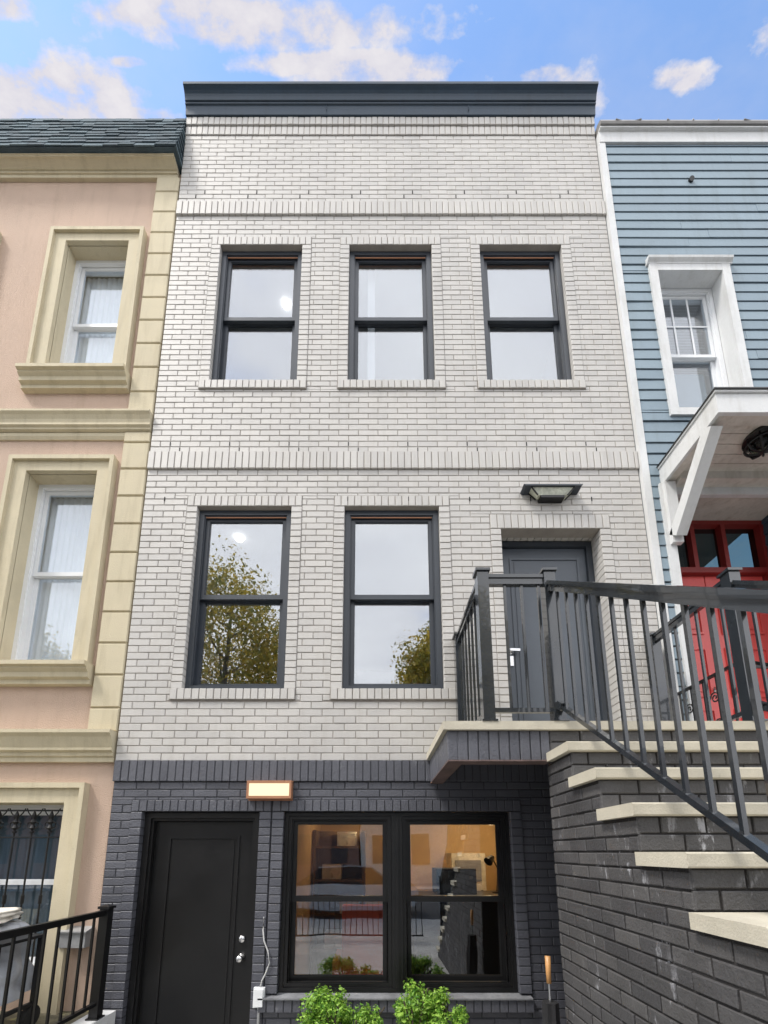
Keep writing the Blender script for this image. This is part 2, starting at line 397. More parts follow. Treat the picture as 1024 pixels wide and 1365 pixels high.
# ground floor door
x0, x1, z0, z1 = GD; yd = D+.09
fd = MB(); ring(fd, x0+.002, x1-.002, z0, z1-.002, .05, D+.045, D+.18, wb_=.03); ring(fd, x0+.05, x1-.05, z0, z1-.05, .022, D+.065, D+.17, wb_=.03)
obj('ground_door_frame', fd, 'black', house)
dl = MB().box(x0+.073, x1-.073, yd+.02, yd+.06, z0+.031, z1-.074)
for a, b_ in ((z0+.25, z0+.95), (z0+1.03, z1-.2)):
    pass
ring(dl, x0+.19, x1-.19, z0+.2, z1-.2, .025, yd+.010, yd+.021); dl.box(x0+.235, x1-.235, yd+.014, yd+.021, z0+.245, z1-.245)
gdo = obj('ground_door', dl, 'black', house)
for zz, nm, pr in ((-.715, 'deadbolt', [(0, 0), (.031, 0), (.031, .012), (.022, .022), (0, .024)]), (-.86, 'door_knob', [(0, 0), (.033, 0), (.033, .006), (.012, .012), (.012, .035), (.027, .045), (.03, .06), (.02, .072), (0, .075)])):
    kb = MB().lathe((0, 0, 0), pr, 20); face_front(kb, (x1-.125, yd+.02, zz)); obj(nm, kb, 'chrome', gdo, smooth=True)
# ground floor pair of windows
f = MB(); x0, x1, z0, z1 = GW; xm = .172
ring(f, x0+.002, x1-.002, z0+.002, z1-.002, .03, D+.035, D+.16)
f.box(xm-.045, xm+.045, D+.03, D+.16, z0+.032, z1-.032); f.box(xm-.012, xm+.012, D+.02, D+.03, z0+.032, z1-.032)
obj('paired_window_frame', f, 'black', house)
for a, b_ in ((x0+.03, xm-.045), (xm+.045, x1-.03)):
    w = dhung(house, (a, b_, z0+.03, z1-.03), 'black', 'glass_low', y=D+.05, name='ground_window', fw=.03, sw=.038, midz=-.39)
    for xx in (a+.034, b_-.034): obj('sash_track', MB().box(xx-.005, xx+.005, D+.062, D+.07, z0+.07, -.41), 'galv', w)
# cornice
prof = [(D+.1, 8.693), (D-.035, 8.693), (D-.045, 8.765), (D-.055, 8.80), (D-.068, 8.803), (D-.07, 8.815), (D-.06, 8.818), (D-.062, 8.83), (D-.08, 8.835), (D-.082, 8.845),
        (D-.085, 8.855), (D-.09, 8.87), (D-.10, 8.89), (D-.118, 8.91), (D-.14, 8.925), (D-.152, 8.93), (D-.155, 8.96), (D+.1, 8.99)]
cb = MB().extrude_x(prof, XL-.005, XR+.01)
for xx in (-.6, 1.1): cb.box(xx, xx+.004, D-.06, D-.045, 8.725, 8.80)
co = obj('cornice', cb, 'cornice', house)
rf = MB().box(XL, XR, D+.13, 9, 8.722, 8.8); obj('roof', rf, 'asphalt', house)
# rooms behind the glass
rm = MB(); ya, yb = D+.18, 8.2
for z0, z1 in ((.86, 3.62), (4.1, 7.0)):
    rm.box(XL+.13, XR-.13, yb, yb+.05, z0, z1); rm.box(XL+.125, XR-.125, ya, yb, z0-.05, z0); rm.box(XL+.125, XR-.125, ya, yb, z1, z1+.05)
    rm.box(XL+.122, XL+.14, ya, yb, z0, z1); rm.box(XR-.14, XR-.122, ya, yb, z0, z1)
rm.box(-.1, -.02, ya+.05, yb, 4.1, 7.0)
rm.box(1.0, 1.08, ya+.05, yb, .86, 3.62)
obj('interior_walls', rm, 'room', house)
# --- ceiling downlights seen through the glass (rays through photo positions hit the ceilings)
for (x, y, z) in ((-1.17, 3.98+.38, 6.99), (-1.60, 4.42, 3.61)):
    l = MB().lathe((x, y, z), [(0, -.03), (.035, -.03), (.048, -.015), (.048, 0)], 20); obj('ceiling_lamp', l, 'bulb', house)
g = MB(); z0, z1 = GZ+.02, .52; yb = 7.0
g.box(-.9, 2.3, yb, yb+.05, z0, z1); g.box(2.3, 2.35, D+.18, yb, z0, z1); g.box(-.95, -.9, D+.18, yb, z0, z1); g.box(-.9, 2.3, D+.18, yb, z1, z1+.04)
g.box(.25, .33, 5.0, yb, z0, z1)
room = obj('ground_room_walls', g, 'warmwall', house)
obj('ground_room_floor', MB().box(-.9, 2.3, D+.18, yb, z0-.05, z0), 'floorwood', house)
for (x, y) in ((.75, 5.2), (1.1, 6.2), (1.75, 5.7), (-.35, 5.6)):
    obj('downlight', MB().lathe((x, y, z1), [(0, -.012), (.03, -.012), (.036, 0)], 16), 'bulb', room)
# furniture visible through the right hand pane
t = thing('kitchen_cabinet', 'pale kitchen cabinet with grey panel standing inside behind the right ground window', 'cabinet', (1.4, 6.8, z0))
obj('cabinet_body', MB().box(1.12, 1.62, 6.5, 6.98, z0, -.02), 'sack', t); obj('cabinet_panel', MB().box(1.17, 1.55, 6.48, 6.499, -.42, -.12), 'steeldeck', t)
obj('cabinet_handle', MB().box(1.53, 1.56, 6.46, 6.48, -.8, -.55), 'chrome', t)
t = thing('kitchen_counter', 'dark kitchen counter inside behind the right ground window', 'counter', (.9, 6.0, z0))
obj('counter_body', MB().box(.42, 2.1, 5.2, 5.75, z0, -.54), 'pot', t); obj('worktop', MB().box(.36, 2.15, 5.15, 5.8, -.54, -.50), 'black', t)
for xx in (.46, 1.0, 1.54): obj('cupboard_door', MB().box(xx, xx+.5, 5.18, 5.199, z0+.12, -.58), 'fabric', t)
t = thing('countertop_oven', 'small black oven standing on the dark counter behind the right ground window', 'oven', (1.0, 5.5, -.499))
obj('oven_body', MB().box(.72, 1.2, 5.28, 5.68, -.499, -.20), 'fabric', t); obj('oven_door', MB().box(.75, 1.06, 5.265, 5.279, -.47, -.23), 'black', t)
obj('control_knob', MB().tube([(1.13, 5.279, -.3), (1.13, 5.25, -.3)], .025, 12), 'chrome', t)
t = thing('desk_lamp', 'slim dark lamp standing on the counter behind the right ground window', 'lamp', (1.5, 5.5, -.499))
obj('lamp_base', MB().lathe((1.5, 5.5, -.499), [(0, 0), (.06, 0), (.06, .012), (0, .02)], 16), 'black', t); obj('lamp_arm', MB().tube([(1.5, 5.5, -.48), (1.52, 5.5, -.2), (1.45, 5.45, -.08)], .008, 8), 'black', t); obj('lamp_shade', MB().tube([(1.45, 5.45, -.06), (1.38, 5.40, -.12)], .03, 14, r2=.06), 'black', t)
t = thing('tall_shelf', 'tall dark shelf unit with white boxes standing inside behind the left ground window', 'shelf', (-.6, 6.3, z0))
obj('shelf_frame', MB().box(-.88, -.84, 6.0, 6.4, z0, .3).box(-.2, -.16, 6.0, 6.4, z0, .3).box(-.84, -.2, 6.36, 6.4, z0, .3), 'floorwood', t)
for zz in (-1.3, -.85, -.4, .05): obj('shelf', MB().box(-.84, -.2, 6.0, 6.36, zz, zz+.03), 'floorwood', t)
for zz, xx in ((-1.27, -.7), (-.82, -.5), (-.37, -.75), (.08, -.55)): tag(obj('storage_box', MB().box(xx, xx+.26, 6.05, 6.3, zz, zz+.2), 'sack', None, (xx+.13, 6.17, zz)), 'pale box on the '+{-1.27: 'lowest', -.82: 'second lowest', -.37: 'second highest', .08: 'topmost'}[zz]+' board of the dark shelf unit indoors', 'box', 'boxes on the shelf unit')
t = thing('armchair', 'orange armchair added inside to stand for a red-orange reflection in the left ground window', 'armchair', (-.1, 5.0, z0))  # chair added where the pane mirrors something red-orange
obj('seat', MB().box(-.4, .12, 4.75, 5.25, z0+.2, z0+.55), 'orange', t); obj('backrest', MB().box(-.4, .12, 5.2, 5.35, z0+.3, z0+1.25), 'orange', t)
for xx in (-.46, .12): obj('armrest', MB().box(xx, xx+.06, 4.75, 5.3, z0+.2, z0+.75), 'orange', t)
for xx in (-.38, .06):
    for yy in (4.78, 5.18): obj('leg', MB().box(xx, xx+.04, yy, yy+.04, z0, z0+.2), 'floorwood', t)

# ------------------------------------------------------------------ wall lamps
t = thing('wall_lamp', 'lit rectangular wall lamp with copper frame above the black ground floor door', 'wall lamp', (-.9, D, .43))
b = MB(); b.box(-1.09, -.715, D-.10, D-.02, .44, .462); b.box(-1.09, -.715, D-.10, D-.02, .57, .592)
b.box(-1.09, -1.072, D-.10, D-.02, .462, .57); b.box(-.733, -.715, D-.10, D-.02, .462, .57); b.box(-1.09, -.715, D-.025, D-.016, .43, .6)
obj('lamp_frame', b, 'copper', t); obj('lamp_diffuser', MB().box(-1.071, -.734, D-.094, D-.03, .464, .568), 'lampglow', t)
t = thing('porch_lantern', 'unlit wall lantern with wide dark hood on the brick above the grey front door', 'wall lamp', (1.72, D, 3.16))
b = MB(); cx, cy, zt = 1.70, D-.06, 3.475
def frus(mb, cx, y0, y1, z0, z1, a0, a1, sh=.0):
    mb.add([(cx-a0, y0+sh, z0), (cx+a0, y0+sh, z0), (cx+a0, y1, z0), (cx-a0, y1, z0), (cx-a1, y0, z1), (cx+a1, y0, z1), (cx+a1, y1, z1), (cx-a1, y1, z1)],
           [(0,3,2,1),(4,5,6,7),(0,1,5,4),(1,2,6,5),(2,3,7,6),(3,0,4,7)])
frus(b, cx, D-.115, D-.001, zt-.016, zt, .27, .285); obj('hood', b, 'frame', t)
b = MB(); frus(b, cx, D-.095, D-.02, zt-.085, zt-.017, .14, .205, .02); obj('lantern_glass', b, 'lantern_glass', t)
b = MB()
for sx in (-1, 1):
    b.bar((cx+sx*.143, D-.078, zt-.087), (cx+sx*.208, D-.098, zt-.017), .01, .01); b.bar((cx+sx*.143, D-.02, zt-.087), (cx+sx*.208, D-.02, zt-.017), .01, .01)
frus(b, cx, D-.075, D-.001, zt-.11, zt-.086, .115, .115); obj('lantern_cage', b, 'black', t)
# socket box with cable
t = thing('outdoor_socket', 'small grey socket box with loose white cable on the charcoal brick beside the black door', 'socket box', (-.92, D, -1.19))
b = MB(); b.box(-.965, -.878, D-.045, D-.012, -1.195, -1.05); b.box(-.955, -.888, D-.06, D-.045, -1.185, -1.06); obj('socket_cover', b, 'vinyl', t)
obj('cable', MB().tube([(-.915, D-.02, -.52), (-.918, D-.02, -.62), (-.905, D-.025, -.7), (-.87, D-.03, -.78), (-.85, D-.03, -.87), (-.88, D-.03, -.95), (-.905, D-.03, -1.0), (-.92, D-.03, -1.06)], .006, 6), 'cable', t, smooth=True)
obj('conduit', MB().tube([(-.92, D-.03, -1.19), (-.92, D-.03, GZ)], .011, 8), 'galv', t)

# ------------------------------------------------------------------ stoop
st = thing('entrance_stoop', 'raised entrance stoop of dark brick with pale stone treads and cantilevered landing', 'stoop', (1.8, 1.2, GZ))
XS = 1.13; RISE, RUN = .21, .283; XE = 2.62
topz = lambda k: .84-RISE*k
yf = lambda k: 2.68-RUN*k
NS = 12; YB = 2.78
sl = MB().box(.4345, XE+.03, 2.68, D-.022, .783, .84)
obj('landing_slab', sl, 'limestone', st)
bd = MB(); x = .462
while x < XS-.01:
    bd.brick(Vector((0, 2.705, 0)), X_, Z_, -Y_, x+.004, min(x+.0675, XS)-.004, .585, .78, .09); x += .0675
y = 2.705
while y < D-.03:
    bd.brick(Vector((.462, 0, 0)), -Y_, Z_, -X_, -min(y+.0675, D-.02)+.004, -y-.004, .585, .78, .09); y += .0675
bd.box(.469, XS, 2.712, 2.80, .589, .782, 1); bd.box(.469, .56, 2.80, D-.021, .589, .782, 1)
obj('landing_band', bd, ['dark_brick', 'dark_mortar'], st)
lp = MB(); lp.box(.462, XS, 2.70, 2.81, .576, .586); lp.box(.462, .57, 2.81, D-.021, .576, .586); obj('steel_lip', lp, 'lip', st)
dk = MB(); dk.box(.56, XE, 2.8, D-.021, .77, .782)
y = 2.86
while y < D-.05: dk.box(.56, XE, y, y+.03, .735, .77); y += .15
x = .60
while x < 1.3:
    dk.box(x, x+.018, 2.83, 2.85, .75, .77); x += .035
obj('metal_deck_soffit', dk, 'steeldeck', st)
vt = MB(); vt.box(.6, 1.12, 2.86, 2.875, .60, .635)
for i in range(24): vt.box(.61+i*.018, .620+i*.018, 2.852, 2.859, .605, .63)
obj('soffit_vent', vt, 'whitewood', st)
for k in range(1, NS+1):
    e = 0 if k == 1 else 0
    t_ = MB(); a, b_ = yf(k), yf(k-1)+.03; z = topz(k)
    c = .006
    # nosing with eased edges, slight irregularity
    t_.extrude_x([(a+c, z-.057), (a, z-.057+c), (a, z-c), (a+c, z), (b_-.002, z), (b_-.002, z-.057)], XS-.026-rng.uniform(0, .004), XE+.02)
    obj('stair_tread', t_, 'limestone', st)
sw = MB(); Os = Vector((XS, 0, 0)); n = int(round((.84-GZ)/.07))
for j in range(n):
    z0 = GZ+.07*j; zt_ = z0+.07
    k = int(round((.84-zt_)/.07-1e-6))//3          # rise index: the course lies below tread k
    istop = abs(topz(k)-zt_) < .01
    if k == 0:
        if istop: continue
        ys = 2.705
    else: ys = (yf(k-1)+.03) if istop else yf(k)+.03
    if k > NS: ys = yf(NS)+.03
    # u runs towards -Y so that the outward normal is -X
    u0, u1 = -YB, -ys; u = u0-((j % 2)*L*.5+.06)
    while u < u1:
        a, b_ = max(u, u0), min(u+L, u1)
        if b_-a > .02: sw.brick(Os, -Y_, Z_, -X_, a+.005, b_-.005, z0+.005, zt_-.005, .015, .004, j=.0025)
        u += L
obj('side_wall', sw, 'stair_brick', st)
for k in range(0, NS+1):
    rs = MB()
    yk = yf(k)+.03 if k else 2.705; z1 = topz(k)-.057; z0 = max(topz(k+1), GZ)
    for q in range(2 if k else 2):
        za = z1-.0765*(q+1)+.001; zb = z1-.0765*q
        u = XS+.0-((q+k) % 2)*.1
        while u < XE:
            a, b_ = max(u, XS), min(u+L, XE)
            if b_-a > .02: rs.brick(Vector((0, yk, 0)), X_, Z_, -Y_, a+.005, b_-.005, za+.004, zb-.004, .015, .004, j=.002)
            u += L
    obj('riser_brickwork', rs, 'stair_brick', st)
co_ = MB()
for k in range(0, NS+1):
    yk = (yf(k)+.038 if k else 2.713)
    if k: co_.box(XS+.008, XE-.005, yk, YB-.002, max(topz(k+1), GZ), topz(k)-.058)
    else: co_.box(XS+.008, XE-.005, yk, YB-.002, topz(1), .782)
    if k: co_.box(XS+.008, XE-.005, yf(k-1)+.04, YB-.002, topz(k)-.058, topz(k))
co_.box(XE-.1, XE-.006, YB, D-.022, GZ, .78)
obj('stair_mortar', co_, 'stair_mortar', st)

# ------------------------------------------------------------------ railings
def post(root, x, y, z0, z1, w=.078, m='rail_grey'):
    b = MB().box(x-w/2, x+w/2, y-w/2, y+w/2, z0, z1-.03); p = obj('post', b, m, root)
    c = MB(); c.box(x-w/2-.012, x+w/2+.012, y-w/2-.012, y+w/2+.012, z1-.03, z1-.012); 
    e = w/2+.004; c.add([(x-e,y-e,z1-.012),(x+e,y-e,z1-.012),(x+e,y+e,z1-.012),(x-e,y+e,z1-.012),(x-.01,y-.01,z1),(x+.01,y-.01,z1),(x+.01,y+.01,z1),(x-.01,y+.01,z1)],
          [(0,1,5,4),(1,2,6,5),(2,3,7,6),(3,0,4,7),(4,5,6,7)])
    obj('post_cap', c, m, p)
    c = MB().box(x-w/2-.012, x+w/2+.012, y-w/2-.012, y+w/2+.012, z0, z0+.012); obj('post_foot', c, m, p)
def toprail(root, p, q, m='rail_grey', k=1.0):
    b = MB(); b.bar(p, q, .058*k, .026*k); pp = Vector(p)-Vector((0,0,.036*k)); qq = Vector(q)-Vector((0,0,.036*k)); b.bar(pp, qq, .04*k, .046*k); obj('top_rail', b, m, root)
def balusters(root, p, q, zb_p, zb_q, n=None, sp=.118, m='rail_grey', off=.0):
    p, q = Vector(p), Vector(q); Lh = math.hypot((q-p).x, (q-p).y); n = n or int(Lh/sp)
    for i in range(n):
        t = ((i+1)*sp+off)/Lh if n*sp+off < Lh+.03 else (i+1)/(n+1)
        if t > .985: continue
        a = p.lerp(q, t); zb = zb_p+(zb_q-zb_p)*t
        obj('baluster', MB().box(a.x-.0085, a.x+.0085, a.y-.0085, a.y+.0085, zb, a.z), m, root)
def stoop_rail(xl, xs, label, side):
    t = thing('stoop_railing', label, 'railing', (xl, 2.72, .84), 'metal railings of the stoop')
    zt_ = 1.905; yn = 2.725
    post(t, xl, D-.07, .841, 1.94); post(t, xl, yn, .841, 1.965)
    toprail(t, (xl, D-.11, zt_), (xl, yn+.04, zt_))
    obj('bottom_rail', MB().bar((xl, D-.11, .925), (xl, yn+.04, .925), .03, .03), 'rail_grey', t)
    balusters(t, (xl, D-.11, zt_-.03), (xl, yn+.04, zt_-.03), .94, .94)
    if xs != xl:
        post(t, xs, yn, .841, 1.965)
        toprail(t, (xl+.04, yn, zt_), (xs-.04, yn, zt_))
        obj('bottom_rail', MB().bar((xl+.04, yn, .925), (xs-.04, yn, .925), .03, .03), 'rail_grey', t)
        balusters(t, (xl+.04, yn, zt_-.03), (xs-.04, yn, zt_-.03), .94, .94, n=3)
    # flight
    ya, yb = yn-.04, -.62; s = .715; za = 1.845; zb = za-s*(ya-yb); la = .965; lb = la-s*(ya-yb)
    toprail(t, (xs, ya, za), (xs, yb, zb))
    obj('bottom_rail', MB().bar((xs, ya, la-.012), (xs, yb, lb-.012), .034, .026), 'rail_grey', t)
    n = int((ya-yb)/.118)
    for i in range(n):
        y = ya-.09-.118*i; z = za-s*(ya-y)
        obj('baluster', MB().box(xs-.0085, xs+.0085, y-.0085, y+.0085, z-.9, z-.03), 'rail_grey', t)
    b = MB()
    for i in (0,): b.bar((xs, ya, la-.01), (xs, ya-.06, la-.05), .05, .05)
    obj('rail_bracket', b, 'rail_grey', t)
    k = NS-1; post(t, xs, yb, topz(12), zb+.08)
    return t
stoop_rail(.742, 1.208, 'dark metal railing along the left side of landing and stair flight', -1)
stoop_rail(2.5, 2.5, 'dark metal railing along the right side of landing, against the red door', 1)
# front areaway railing at lower left
t = thing('yard_railing', 'low black railing with one capped post beside the charcoal brick at lower left', 'railing', (-2.09, 3.45, -1.22))
xr = -2.09
post(t, xr, 3.45, -1.217, -.40, .066, 'black')
toprail(t, (xr, 3.42, -.447), (xr, -1.2, -.447), 'black', .6); obj('bottom_rail', MB().bar((xr, 3.42, -1.11), (xr, -1.2, -1.11), .03, .025), 'black', t)
for i in range(38):
    y = 3.31-.119*i; obj('baluster', MB().box(xr-.007, xr+.007, y-.007, y+.007, -1.1, -.468), 'black', t)
post(t, xr, -1.24, -1.217, -.40, .075, 'black')

# ------------------------------------------------------------------ umbrella, planters
t = thing('folded_umbrella', 'folded black umbrella with wooden handle leaning at the end of the stair side wall', 'umbrella', (1.03, 2.80, GZ))
p0, p1 = Vector((1.0, 2.70, GZ)), Vector((1.035, 2.745, -.62)); d = p1-p0
def conepts(a, b): return [p0+d*(a+(b-a)*i/10) for i in range(11)]
c = MB(); pts = conepts(.06, .80); n = 14; vs = []; fs = []
for i, p in enumerate(pts):
    r = .012+.038*math.sin(min(1, i/8)*1.5)*(1 if i < 9 else .75)
    for k in range(n): a = 2*math.pi*k/n; rr = r*(1+.22*(k % 2)); vs.append(p+Vector((math.cos(a)*rr, math.sin(a)*rr, 0)))
for i in range(10):
    for k in range(n): fs.append((i*n+k, i*n+(k+1) % n, (i+1)*n+(k+1) % n, (i+1)*n+k))
fs.append(tuple(range(n))); fs.append(tuple(10*n+k for k in range(n))); c.add(vs, fs); obj('canopy', c, 'fabric', t)
obj('shaft', MB().tube([p0, p0+d*.88], .006, 8), 'chrome', t); obj('handle', MB().tube([p0+d*.88, p0+d*.93, p1], .014, 10, r2=.017), 'handlewood', t, smooth=True)

def leaves(mb, c, rad, n, size, rg, clumps=26, spread=.33, fill=.75):
    cl = []
    for i in range(clumps):
        while True:
            v = Vector((rg.uniform(-1, 1), rg.uniform(-1, 1), rg.uniform(-1, 1)))
            if .3 < v.length < 1: break
        v = v.normalized()*rg.uniform(fill*.6, fill); cl.append(Vector((v.x*rad[0], v.y*rad[1], v.z*rad[2])))
    for i in range(n):
        q = rg.choice(cl); s = spread*rg.uniform(.75, 1.15)
        v = Vector((rg.gauss(0, 1), rg.gauss(0, 1), rg.gauss(0, 1))).normalized()*rg.random()**.45
        p = Vector(c)+q+Vector((v.x*rad[0]*s, v.y*rad[1]*s, v.z*rad[2]*s))
        nrm = (v+Vector((rg.gauss(0, .5), rg.gauss(0, .5), rg.gauss(.4, .5)))).normalized()
        a = nrm.cross(Vector((rg.gauss(0, 1), rg.gauss(0, 1), rg.gauss(0, 1)))).normalized(); b = nrm.cross(a); L_ = size*rg.uniform(.45, 1.4); w = L_*.55
        mb.add([p-a*L_*.5, p+b*w*.5+nrm*w*.12-a*L_*.05, p+a*L_*.5, p-b*w*.5+nrm*w*.12-a*L_*.05], [(0, 1, 2), (0, 2, 3)])
def planter(x, y, lobes, label, seed):
    rg = random.Random(seed)
    t = thing('potted_shrub', label, 'potted plant', (x, y, GZ), 'green shrubs under the ground window')
    obj('planter', MB().lathe((x, y, GZ), [(0, .0), (.13, 0), (.17, .3), (.185, .3), (.185, .34), (.165, .34), (.16, .3), (0, .3)], 24), 'pot', t, smooth=False)
    lf = MB(); stm = MB()
    for (dx, dy, z, r, rz, n) in lobes:
        leaves(lf, (x+dx, y+dy, z), (r, r*.85, rz), n, .027, rg, 30, .34)
        for k in range(7): stm.tube([(x+dx*.2, y, GZ+.3), (x+dx*.7+rg.uniform(-.05, .05), y+rg.uniform(-.05, .05), GZ+.5), (x+dx+rg.uniform(-.12, .12), y+dy+rg.uniform(-.1, .1), z+rg.uniform(0, rz*.6))], .006, 5)
    obj('foliage_leaves', lf, 'leaf', t); obj('stem', stm, 'bark', t)
planter(-.25, 3.28, [(-.10, 0, -1.14, .21, .21, 3800), (.19, -.02, -1.19, .13, .17, 1700), (-.02, 0, -1.35, .24, .2, 1500)], 'bright green leafy shrub with two crowns, the left one below the ground window', 11)
planter(.36, 3.28, [(-.09, 0, -1.07, .17, .19, 2600), (.09, 0, -1.13, .2, .2, 3200), (0, 0, -1.35, .24, .2, 1500)], 'bright green leafy shrub, the taller right one below the ground window', 23)
# little purple flowers on the landing
for (x, y, lb) in ((.66+.14, 3.5, 'small pot of purple flowers on the landing left of the grey door'), (2.42, 3.45, 'small pot of purple flowers on the landing right of the grey door')):
    t = thing('flower_pot', lb, 'potted plant', (x, y, .84), 'small pots of purple flowers on the landing')
    obj('pot', MB().lathe((x, y, .841), [(0, 0), (.05, 0), (.065, .08), (.07, .08), (.07, .095), (0, .09)], 16), 'pot', t)
    lf = MB(); leaves(lf, (x, y, 1.0), (.10, .10, .07), 500, .018, random.Random(5), 14, .4); obj('flower_leaves', lf, 'purple', t)

# ------------------------------------------------------------------ salmon stucco house (left)
YL = 3.70; LH = thing('stucco_house', 'salmon stucco house with tan quoins, tan window surrounds and shingled mansard roof', 'house', (-4.6, YL, GZ))
XA, XB = -8.6, -2.30
LO = [(-3.50, -2.79, 4.94, 6.78), (-3.50, -2.79, 1.69, 3.75), (-3.62, -2.68, -.98, .417)]
LO += [(a-1.66, b-1.66, c, d) for a, b, c, d in LO[:2]]
w = MB()
for q in subtract((XA, XB, GZ, 7.89), LO): w.box(q[0], q[1], YL, YL+.25, q[2], q[3])
w.box(XB-.1, XB-.001, YL+.251, 9, GZ, 7.89); obj('wall', w, 'salmon', LH)
def surround(r, side, top, zb=None, sill=True):
    x0, x1, z0, z1 = r; b = MB(); zb = z0 if zb is None else zb
    e = .003
    for (s0, s1, t0, t1, pr) in ((0, side-.04, 0, top-.045, .045), (side-.04, side, top-.045, top, .075)):
        for sx, xe in ((-1, x0), (1, x1)):
            xa, xb = sorted((xe+sx*s0, xe+sx*s1)); b.box(xa, xb, YL-pr, YL+e, zb, z1+t1)
        b.box(x0-s0, x1+s0, YL-pr, YL+e, z1+t0, z1+t1)
    # reveal lining (own tan face inside the opening)
    b.box(x0-.02, x0+.004, YL+e, YL+.13, z0, z1+.004); b.box(x1-.004, x1+.02, YL+e, YL+.13, z0, z1+.004); b.box(x0-.02, x1+.02, YL+e, YL+.13, z1-.004, z1+.02)
    obj('window_surround', b, 'tan', LH)
    if sill:
        s = MB(); ov = side+.03; zt_ = z0
        s.extrude_x([(YL+.12, zt_-.005), (YL-.15, zt_-.012), (YL-.15, zt_-.05), (YL-.12, zt_-.06), (YL-.12, zt_-.075), (YL-.09, zt_-.1), (YL-.09, zt_-.145), (YL-.055, zt_-.16), (YL-.055, zt_-.2), (YL+.002, zt_-.205)], x0-ov-.1*0, x1+ov)
        obj('window_sill', s, 'tan', LH)
def curtain(x0, x1, z0, z1, y, parent, mat='curtain', gap=0, amp=.012, blind=False):
    b = MB(); n = 90
    if blind:
        z = z0
        while z < z1: b.add([(x0, y, z), (x1, y, z), (x1, y+.018, z+.02), (x0, y+.018, z+.02)], [(0, 1, 2, 3)]); z += .022
    else:
        vs = []; fs = []
        for i in range(n+1):
            x = x0+(x1-x0)*i/n; yy = y+amp*math.sin(i*.9)+amp*.6*math.sin(i*.37+1)
            vs += [(x, yy, z0), (x, yy, z1)]
        for i in range(n): fs.append((2*i, 2*i+2, 2*i+3, 2*i+1))
        b.add(vs, fs)
    return obj('blind' if blind else 'curtain', b, mat, parent)
for i, r in enumerate(LO):
    g3 = i == 2
    surround(r, .17 if not g3 else .175, .155 if not g3 else .17, zb=(GZ if g3 else None), sill=not g3)
    wd = dhung(LH, r, 'vinyl', 'glass_left', y=YL+.12, fw=.045, sw=.04)
    if not g3:
        curtain(r[0]-.05, r[1]+.03, r[2]-.05, r[3]-.03, YL+.265, wd, amp=.006)
        bx = MB(); bx.box(r[0]-.3, r[1]+.3, YL+1.4, YL+1.45, r[2]-.4, r[3]+.3); bx.box(r[0]-.3, r[1]+.3, YL+.26, YL+1.4, r[3]+.3, r[3]+.33); bx.box(r[0]-.33, r[0]-.3, YL+.26, YL+1.4, r[2]-.4, r[3]+.3); bx.box(r[1]+.3, r[1]+.33, YL+.26, YL+1.4, r[2]-.4, r[3]+.3); bx.box(r[0]-.3, r[1]+.3, YL+.26, YL+1.4, r[2]-.43, r[2]-.4)
        obj('room_shell', bx, 'room', wd)
    else:
        bx = MB(); bx.box(r[0]-.3, r[1]+.3, YL+1.2, YL+1.25, r[2]-.4, r[3]+.3); bx.box(r[0]-.3, r[1]+.3, YL+.26, YL+1.2, r[3]+.3, r[3]+.33)
        bx.box(r[1]+.3, r[1]+.33, YL+.26, YL+1.2, r[2]-.4, r[3]+.3); bx.box(r[0]-.33, r[0]-.3, YL+.26, YL+1.2, r[2]-.4, r[3]+.3); obj('room_shell', bx, 'room', wd)
        curtain(r[0]-.1, r[1]+.1, r[2], r[3]+.05, YL+.3, wd, 'screen', amp=.01)  # grey curtain added behind the grille in place of the pane's light reflection
        gr = MB(); gy = YL+.05; x = -2.845; zt_ = .165; q_ = .68
        while x > r[0]:
            gr.tube([(x, gy, r[2]), (x, gy, zt_)], .0075, 8)
            # cast lily head: collar, petals and point
            gr.lathe((x, gy, zt_), [(.006, -.01), (.018, 0), (.018, .012), (.008, .02), (.026, .04), (.010, .07), (.026, .09), (.010, .12), (.018, .15), (.0, .20)], 10)
            for sx in (-1, 1):
                gr.tube([(x+sx*.01, gy, zt_+.03), (x+sx*.045, gy, zt_+.05), (x+sx*.045, gy, zt_+.08), (x+sx*.015, gy, zt_+.10), (x+sx*.02, gy, zt_+.14)], .006, 6)
                gr.tube([(x+sx*.012, gy, zt_+.13), (x+sx*.05, gy, zt_+.17), (x+sx*.07, gy, zt_+.21)], .005, 6)
            gr.tube([(x, gy, r[2]+.55), (x, gy, r[2]+.62)], .014, 8)
            x -= .152
        gr.bar((r[0], gy, zt_-.04), (r[1], gy, zt_-.04), .012, .012); gr.bar((r[0], gy, r[3]-.06), (r[1], gy, r[3]-.06), .012, .014); gr.bar((r[0], gy, r[2]+.05), (r[1], gy, r[2]+.05), .012, .014)
        obj('iron_grille', gr, 'black', wd)
def moulding(z1, steps, x1, name='band_moulding'):
    b = MB(); pts = [(YL+.003, z1)]; 
    for dy, dz in steps: pts.append((YL-dy, z1-dz))
    pts.append((YL+.003, z1-steps[-1][1])); b.extrude_x(pts, XA, x1); return obj(name, b, 'tan', LH)
moulding(4.42, [(.105, .0), (.105, .022), (.085, .045), (.068, .08), (.062, .125), (.075, .132), (.075, .155), (.055, .17), (.055, .19), (.035, .2)], XB-.002)
moulding(4.215, [(.03, .001), (.03, .04), (.015, .07)], -2.565, 'band_fillet')
moulding(1.045, [(.14, .0), (.14, .03), (.11, .06), (.09, .11), (.075, .15), (.09, .158), (.09, .175), (.06, .19), (.06, .22), (.04, .23), (.04, .27)], XB-.002)
qm = MB(); P_ = .313; zz = 7.216
zs = [7.74]+[7.216-P_*i for i in range(-1, 20)]
prev = 7.76
